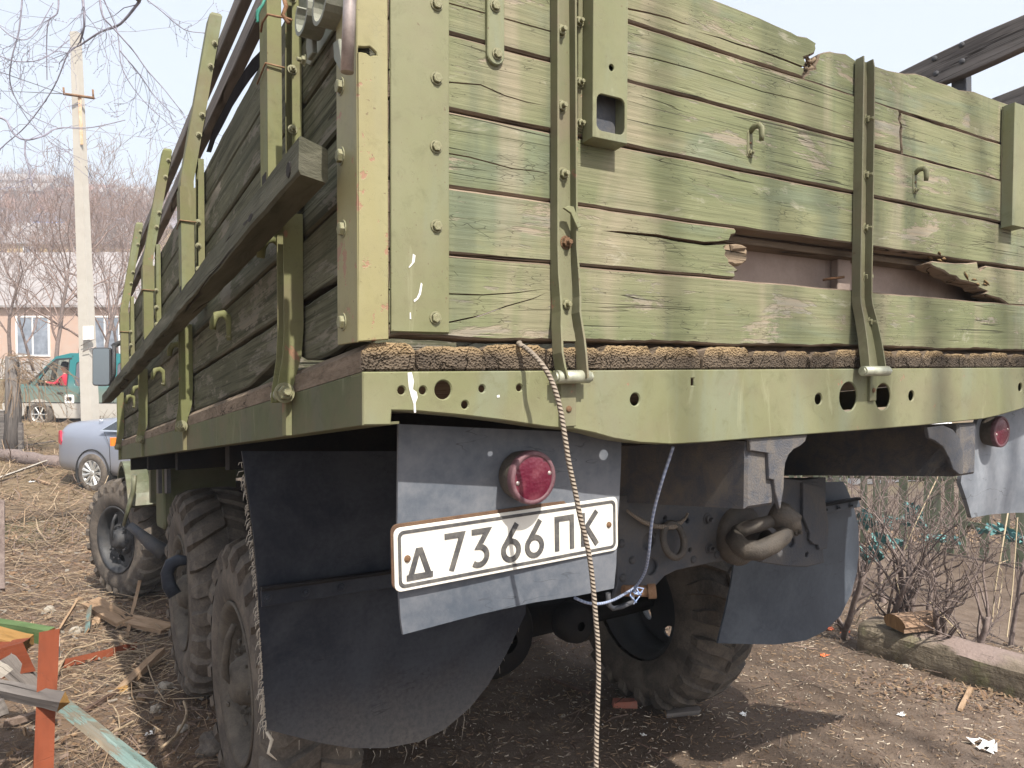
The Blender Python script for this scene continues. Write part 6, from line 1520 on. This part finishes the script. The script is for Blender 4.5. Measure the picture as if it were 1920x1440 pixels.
gb(238,1200,268,1120,.025,.012,'raw_plank','thin splinter standing across the bare planks',.02,.25,'splinter')
gb(108,1192,143,1158,.05,.014,'raw_plank','narrow brown slat leaning up left of the bare planks',.02,.12,'slat',1.2)
gb(163,1190,168,1162,.05,.012,'turq','short painted offcut standing beside the bare planks',.02,.09,'offcut',1.)
gb(180,1175,190,1160,.05,.03,'raw_plank','small brown block between the offcut and the broken plank',.03,.05,'block')
gb(228,1305,300,1240,.06,.03,'raw_plank','bare orange brown lath lying diagonally near the rear wheels',.03,.06,'lath',.2,'raw_end')
gb(155,1345,232,1300,.02,.018,'twig1','thick dry stick lying left of the diagonal lath',.02,.03,'stick')
gb(10,1370,70,1352,.03,.028,'twig2','stout broken stick on the soil at lower left',.03,.03,'stick')
gb(-10,905,85,880,.10,.02,'pale_board','sun bleached plank lying near the left edge below the silver car',.05,.14,'plank',.6,'pale_board')
gb(0,845,104,832,.05,.02,'grey_wood','grey plank half buried in dry stalks left of the silver car',.03,.05,'plank')
gb(60,900,95,912,.05,.02,'raw_plank','short yellowish offcut right of the sun bleached plank',.03,.03,'offcut')
gb(-8,770,28,784,.08,.03,'pale_board','pale split board end touching the rough log',.05,.05)
# long bleached stalks
b=MB();rr=random.Random(8)
def stalk(pts,r,h=.02):
    P=[onG(px,py)+np.array([0,0,h+hh]) for px,py,hh in pts];b.tube(crom(P,5),r,5,0,False)
stalk([(98,1310,.0),(112,1270,.03),(135,1240,.05),(165,1232,.05),(205,1222,.06),(260,1225,.04),(330,1205,.03)],.006)
stalk([(180,1440,.05),(205,1405,.04),(230,1385,.03),(250,1370,.02)],.006)
stalk([(300,1422,.02),(330,1400,.03),(350,1360,.03),(345,1330,.02)],.007)
stalk([(225,1390,.02),(222,1365,.04),(212,1350,.05)],.004);stalk([(270,1220,.02),(278,1270,.04),(290,1300,.03),(310,1330,.02)],.004)
for i in range(150):
    px=rr.uniform(90,330);py=rr.uniform(1170,1330);a=rr.uniform(-.6,.6);L=rr.uniform(25,80)
    stalk([(px,py,0),(px+L*.5*math.cos(a),py+L*.4*math.sin(a)-rr.uniform(0,3),rr.uniform(.005,.03)),(px+L*math.cos(a),py+L*.8*math.sin(a),rr.uniform(0,.05))],rr.uniform(.0016,.0035))
for i in range(260):
    px=rr.uniform(-20,330);py=rr.uniform(880,1170);a=rr.gauss(.15,.45);L=rr.uniform(40,110)
    stalk([(px,py,0),(px+L*.5*math.cos(a),py+L*.25*math.sin(a)-rr.uniform(0,3),rr.uniform(.01,.05)),(px+L*math.cos(a),py+L*.5*math.sin(a),rr.uniform(0,.06))],rr.uniform(.002,.0045))
b.obj('bleached_stalks',None,('straw3',),fix=False,kind='stuff',label='long bleached stalks tangled over the debris left of the truck',category='dry stalks')
# stones
M['stone']=dusty('pale_limestone',(.33,.3,.25),(.22,.19,.155),.9,.7,8.,1.)
def stone(label,px,py,r,mat='stone',flat=.7,name='stone',cat='stone'):
    p=onG(px,py);me=bpy.data.meshes.new(name);bm=bmesh.new();bmesh.ops.create_icosphere(bm,subdivisions=3,radius=r)
    sd=px*.37
    for v in bm.verts:
        n=v.co.normalized();k=1+.45*mnoise.noise(Vector((n.x*1.3+sd,n.y*1.3,n.z*1.3)))+.12*mnoise.noise(Vector((n.x*4+sd,n.y*4,n.z*4)));v.co=Vector((n.x*k*r,n.y*k*r,n.z*k*r*flat))
    bm.to_mesh(me);bm.free();me.materials.append(M[mat]);a_=me.attributes.new('lc','FLOAT_VECTOR','POINT');a_.data.foreach_set('vector',np.array([v.co[:] for v in me.vertices],float).ravel())
    o=link(name,me,p+np.array([0,0,r*flat*.45]));tag(o,label,cat);return o
stone('larger pale stone near the foot of the rear left wheels',306,1296,.045);stone('small rounded stone below the diagonal lath',292,1333,.028);stone('white flat stone beside the rear left wheel',343,1370,.03,flat=.4)
stone('grey green stone behind the leaning narrow slat',92,1150,.05);stone('grey stone under the bare planks',143,1188,.05)
stone('dusty grey boulder against the rear left tyre',405,1412,.08,'tyre');stone('small grey stone in front of the old beam',1700,1252,.025,flat=.4)
stone('little pale stone on the bare soil right of the rope',1056,1345,.012)
# ---------------------------------------------------------------- right side
def beamobj():
    A=onG(1640,1228);B_=onG(1960,1325)
    d=vnorm(B_-A);A=A+np.array([0,0,.085])+F2*.12;B_=B_+np.array([0,0,.085])+F2*.12+d*.9
    L=np.linalg.norm(B_-A);s_=vnorm(np.cross(d,[0,0,1.]));u=np.array([0,0,1.]);N=46;b=MB();rr=random.Random(2);vs=[];lc=[]
    sec=[(-.095,-.09),(.09,-.09),(.10,-.02),(.095,.05),(.07,.072),(0,.082),(-.07,.078),(-.098,.055),(-.108,-.01)]
    for i in range(N+1):
        q=A+d*L*i/N;tp=1 if i else .88
        for k,(x,z) in enumerate(sec):
            n_=mnoise.noise(Vector((i*.35,k*1.3,0)))*.014+mnoise.noise(Vector((i*1.1,k*2.3,4)))*.007
            vs.append(q+s_*(x*1.25*tp+n_)+u*(z*1.32*tp+n_));lc.append((L*i/N,x,z))
    m=len(sec);fs=[(i*m+k,i*m+(k+1)%m,(i+1)*m+(k+1)%m,(i+1)*m+k) for i in range(N) for k in range(m)]+[tuple(range(m)),tuple(range(N*m,N*m+m))]
    b.add(vs,fs,0,lc,True);o=b.obj('old_beam',None,('beam_wood',));autosmooth(o,35);tag(o,'thick old squared beam lying on the soil behind the truck at right','beam')
    return A,d,u
s=NT('mossy_old_beam_wood');v=s.lc(False);g2=s.noise(v,(3,20,30),5,.65,.5)
nz=sep(s,s.new('ShaderNodeNewGeometry').outputs['Normal'])[2]
c=s.mix(s.ramp(g2,.3,.7),(.115,.095,.07),(.2,.17,.125));c=s.mix(s.ramp(s.noise(v,5.,4),.5,.65,0,.6),c,(.2,.21,.09))
c=s.mix(s.math('MULTIPLY',s.ramp(nz,.5,.9),s.ramp(s.noise(v,2.5,3),.4,.6)),c,(.23,.18,.16));c=s.mix(s.ramp(s.noise(v,(8,40,50),4),.6,.75),c,(.07,.055,.04))
M['beam_wood']=s.out(c,.9,s.bump(s.math('ADD',g2,s.noise(v,30.,5,.7)),1.,.012),spec=.15)
A,d,u=beamobj()
# split block of firewood on the beam
q=A+d*.27+u*.118
ax=vnorm(R2*1.+F2*.25);b=MB();sc=[]
n_=12
prof_=[(-.052,0),(-.05,.018)]+[(.06*math.cos(t),.018+.038*math.sin(t)) for t in np.linspace(PI*.95,PI*.05,9)]+[(.055,.012),(.045,0)]
w2=np.cross(np.array([0,0,1.]),ax);vs=[];lc=[]
for i in range(5):
    for k,(y,z) in enumerate(prof_):
        f=1+.05*mnoise.noise(Vector((i*.8,k,3)));vs.append(q+ax*(-.12+.07*i)+w2*y*f*1.5+np.array([0,0,1.])*(z*f*1.5));lc.append((i*.055,y,z))
m=len(prof_);b.add(vs,[(i*m+k,i*m+(k+1)%m,(i+1)*m+(k+1)%m,(i+1)*m+k) for i in range(4) for k in range(m)],0,lc);b.add(vs[:m],[tuple(range(m))],1,[(a[2],a[1],a[0]) for a in lc[:m]]);b.add(vs[-m:],[tuple(range(m))],1,lc[-m:])
M['fire_wood']=raw_wood('split_firewood',(.2,.13,.085),(.31,.215,.15),sc=2.,bst=.6);M['fire_end']=raw_wood('sawn_brown_end',(.22,.13,.06),(.34,.21,.1),sc=3.,bst=.6)
tag(b.obj('firewood_block',None,('fire_wood','fire_end')),'short split block of orange brown firewood resting on the old beam','firewood')
# picket fence, faded green
M['picket_green']=painted_wood('faded_green_picket_paint',(.17,.2,.115),(.26,.285,.19),(.3,.26,.21),.55,.0,fine=.3)
pf=empty('picket_fence',onG(1750,1010));tag(pf,'faded green picket fence behind the thicket at right','fence')
rr=random.Random(4)
fa=CAM+_ray(1560,1000)*9.6;fb=CAM+_ray(2150,1045)*6.6
fd=vnorm([fb[0]-fa[0],fb[1]-fa[1],0]);FL=math.dist(fa[:2],fb[:2]);k=0;x=-1.2
while x<FL+.5:
    p=fa+fd*x;z=gz(p[0],p[1]);wd=rr.uniform(.07,.11)
    skip=(rr.random()<.2)
    if not skip:
        hh=rr.uniform(.95,1.25);t_=rr.uniform(-.04,.04);nn_=np.array([-fd[1],fd[0],0])
        MB().box((-wd/2,-.01,0.02),(wd/2,.01,hh),0,lambda q:np.array([p[0],p[1],z])+fd*(q[0]+t_*q[2])+nn_*q[1]+np.array([0,0,q[2]]),(2,1,0)).obj('picket',pf,('picket_green',))
    x+=wd+rr.uniform(.02,.075)
for zz in (.35,.85):
    P=[fa+fd*x for x in (-1,FL*.5,FL+.4)]
    P=[np.array([p[0]-fd[1]*.03,p[1]+fd[0]*.03,gz(p[0],p[1])+zz]) for p in P];MB().tube(P,.025,4,r2=1.6).obj('fence_rail',pf,('picket_green',))
# white building glimpsed beyond
hw_,_=house('white shed glimpsed beyond the green picket fence',1725,960,16,3.5,1.2,3,.8,'white_frame','white_frame',.3)
# torn turquoise netting
M['net']=plain('torn_turquoise_netting',(.085,.2,.195),.8,0,.4,8)
def scrap(px,py,D,w_,h_,seed,label):
    rr=random.Random(seed);o=at(px,py,D);b=MB();nx,ny=12,6;vs=[];ph=rr.uniform(0,9)
    for t in (0,.006):
        for j in range(ny+1):
            for i in range(nx+1):
                x=(i/nx-.5)*w_;y=(j/ny-.5)*h_*(.35+.65*math.sin(PI*min(1,max(0,i/nx+.08*mnoise.noise(Vector((j,seed,1))))))**.5) 
                vs.append(o+R2*(x+.03*mnoise.noise(Vector((i*.9,j*.9,ph))))+np.array([0,0,1.])*(y-.25*x*x/w_*rr.choice([1,1])+.06*mnoise.noise(Vector((i*.5,ph,j*.8))))+F2*(.07*math.sin(i*1.3+j*.6+ph)+t))
    K=(nx+1)*(ny+1);fs=[]
    for j in range(ny):
        for i in range(nx):
            a=j*(nx+1)+i;q=(a,a+1,a+nx+2,a+nx+1);fs+=[q,tuple(z+K for z in q[::-1])]
    b.add(vs,fs,0);o_=b.obj('netting_scrap',None,('net',),fix=False);tag(o_,label,'netting','scraps of turquoise netting caught in the bushes')
for i,a in enumerate(((1622,965,6.2,.12,.25,'small turquoise netting scrap just right of the right mudflap'),(1690,968,6.3,.5,.14,'long turquoise netting scrap in the middle of the thicket'),(1665,1005,6.,.3,.13,'lower turquoise netting scrap above the open soil'),(1712,945,6.5,.14,.12,'small turquoise scrap high in the thicket'),(1762,1000,6.4,.4,.06,'thin drooping turquoise strip near the fence foot'),(1868,985,6.2,.3,.06,'turquoise strip under the far lamp flap'),(1632,1030,5.6,.2,.18,'ragged turquoise scrap low beside the mudflap'),(1905,1000,6.,.16,.09,'turquoise scrap at the right edge'))):
    scrap(a[0],a[1]+8,a[2],a[3]*.8,a[4]*.6,i,a[5])
# thicket: bare shrubs
bs=[(1610,1180,4.9,'shrub with thin dark stems right beside the right mudflap'),(1690,1170,4.8,'shrub with a thick pale forked stem behind the firewood block'),(1735,1180,4.7,'shrub of straight reddish stems right of the firewood block'),(1785,1195,4.5,'leaning shrub with the thickest grey stem in the thicket'),(1905,1180,4.9,'shrub at the right edge of the picture'),(1680,1080,6.,'far shrub in front of the green pickets'),(1600,1090,6.2,'far shrub half hidden by the mudflap')]
for i,(px,py,D,lb) in enumerate(bs):
    p=at(px,py,D);p[2]=gz(p[0],p[1])
    tree('bare_shrub',lb,'shrub',p,rr.uniform(1.15,1.6),rr.uniform(.018,.03),500+i,5,'bark',(rr.uniform(-.45,.5),0),.0022,(1,3),'bare shrubs behind the truck',.6,.2,stems=2 if i%3 else 3,per=1)
b=MB()
def stem(pts,r): b.tube(crom([at(*p) for p in pts],5),r,5,0,False)
stem([(1605,1170,4.8),(1630,1120,4.8),(1680,1060,4.8),(1722,970,4.8),(1765,880,4.9)],.0038);stem([(1860,1165,4.5),(1868,1090,4.5),(1880,1020,4.5),(1890,960,4.6)],.0048);stem([(1868,1160,4.5),(1880,1080,4.6),(1872,1060,4.6),(1890,1050,4.6)],.0028);stem([(1888,1195,4.4),(1898,1110,4.5),(1908,970,4.6)],.0038);stem([(1678,1075,4.7),(1690,1125,4.6)],.0028);stem([(1742,1128,4.4),(1800,1188,4.3)],.004)
b.obj('dry_weed_stems',None,('bark_pale',),fix=False,kind='stuff',label='pale straw coloured weed stems standing in the thicket',category='dry stems')
# litter individually visible
M['foil']=plain('crumpled_white_paper',(.8,.8,.78),.7,0,.1);M['orange_scrap']=plain('orange_plastic',(.75,.16,.05),.5,0,.2);M['brick_red']=dusty('red_brick',(.36,.12,.08),(.3,.2,.16),.9,.5,9.)
def crumple(label,px,py,w_,mat,seed,name='paper_scrap',cat='litter'):
    rr=random.Random(seed);p=onG(px,py);vs=[];n=6
    for t in (0,.004):
        for j in range(n):
            for i in range(n):
                vs.append(p+np.array([(i/(n-1)-.5)*w_*rr.uniform(.7,1.3),(j/(n-1)-.5)*w_*rr.uniform(.7,1.3),.008+t+abs(rr.gauss(0,.14))*w_])) if t==0 else vs.append(vs[j*n+i]+np.array([0,0,-.003]))
    fs=[]
    for j in range(n-1):
        for i in range(n-1):
            if rr.random()<.2: continue
            a=j*n+i;fs+=[(a,a+1,a+n+1),(a,a+n+1,a+n)]
    MBo=MB().add(vs[:n*n],fs,0);o=MBo.obj(name,None,(mat,),fix=False);m=o.modifiers.new('t','SOLIDIFY');m.thickness=.002;tag(o,label,cat)
crumple('crumpled white paper on the soil at lower right',1845,1402,.10,'foil',1);crumple('small white scrap on the soil right of the shadow',1395,1345,.03,'foil',2)
crumple('orange plastic scrap at the end of the old beam',1553,1182,.05,'orange_scrap',3,'plastic_scrap');crumple('orange scrap nearer the truck wheel',1545,1232,.04,'orange_scrap',4,'plastic_scrap');crumple('second orange scrap beside the beam end',1585,1190,.05,'orange_scrap',5,'plastic_scrap')
crumple('white scrap among chips near the rear left wheel',280,1380,.035,'foil',6);crumple('tiny white scrap under the truck',1206,1382,.02,'foil',7);crumple('white scrap in the dry stalks left of the front wheel',60,905,.08,'foil',8);crumple('small white scrap on soil at bottom right edge',1690,1345,.03,'foil',9)
p=onG(1172,1326);MB().box((-.06,-.025,0),(.06,.025,.035),0,lambda q:p+R2*q[0]+F2*q[1]+np.array([0,0,q[2]]),j=.004,rnd=rr).obj('brick',None,('brick_red',),label='broken red brick piece in the shadow under the truck',category='brick')
gb(1250,1345,1310,1340,.05,.02,'grey_wood','rotten grey wood chunk beside the right rear tyre',.015,.02,'wood chunk');gb(1030,1278,1105,1308,.02,.015,'twig1','dark stick lying under the truck behind the rope',.015,.02,'stick')
gb(1800,1335,1820,1302,.02,.012,'raw_plank','small pale peg lying in front of the old beam',.012,.03,'peg')

# tall bare tree behind the photographer; its boughs cross the sun and dapple the tailgate
tree('bare_tree','tall bare tree standing behind the photographer and dappling the tailgate with shadow','tree',np.array([3.6,-7.2,gz(3.6,-7.2)-.2]),13.,.14,911,4,'bark',(-.05,0),.02,(2,3),None,.35,.5)

# thin spring haze lying over the valley
M['haze']=None
hm=bpy.data.materials.new('spring_haze');hm.use_nodes=True;hn=hm.node_tree;hn.nodes.clear()
ho=hn.nodes.new('ShaderNodeOutputMaterial');hv=hn.nodes.new('ShaderNodeVolumePrincipled');hv.inputs['Density'].default_value=.0024;hv.inputs['Color'].default_value=(.80,.89,1,1)
hn.links.new(hv.outputs[0],ho.inputs['Volume'])
M['haze']=hm
MB().box((-430,-70,-8),(520,560,125)).obj('haze',None,('haze',),kind='stuff')
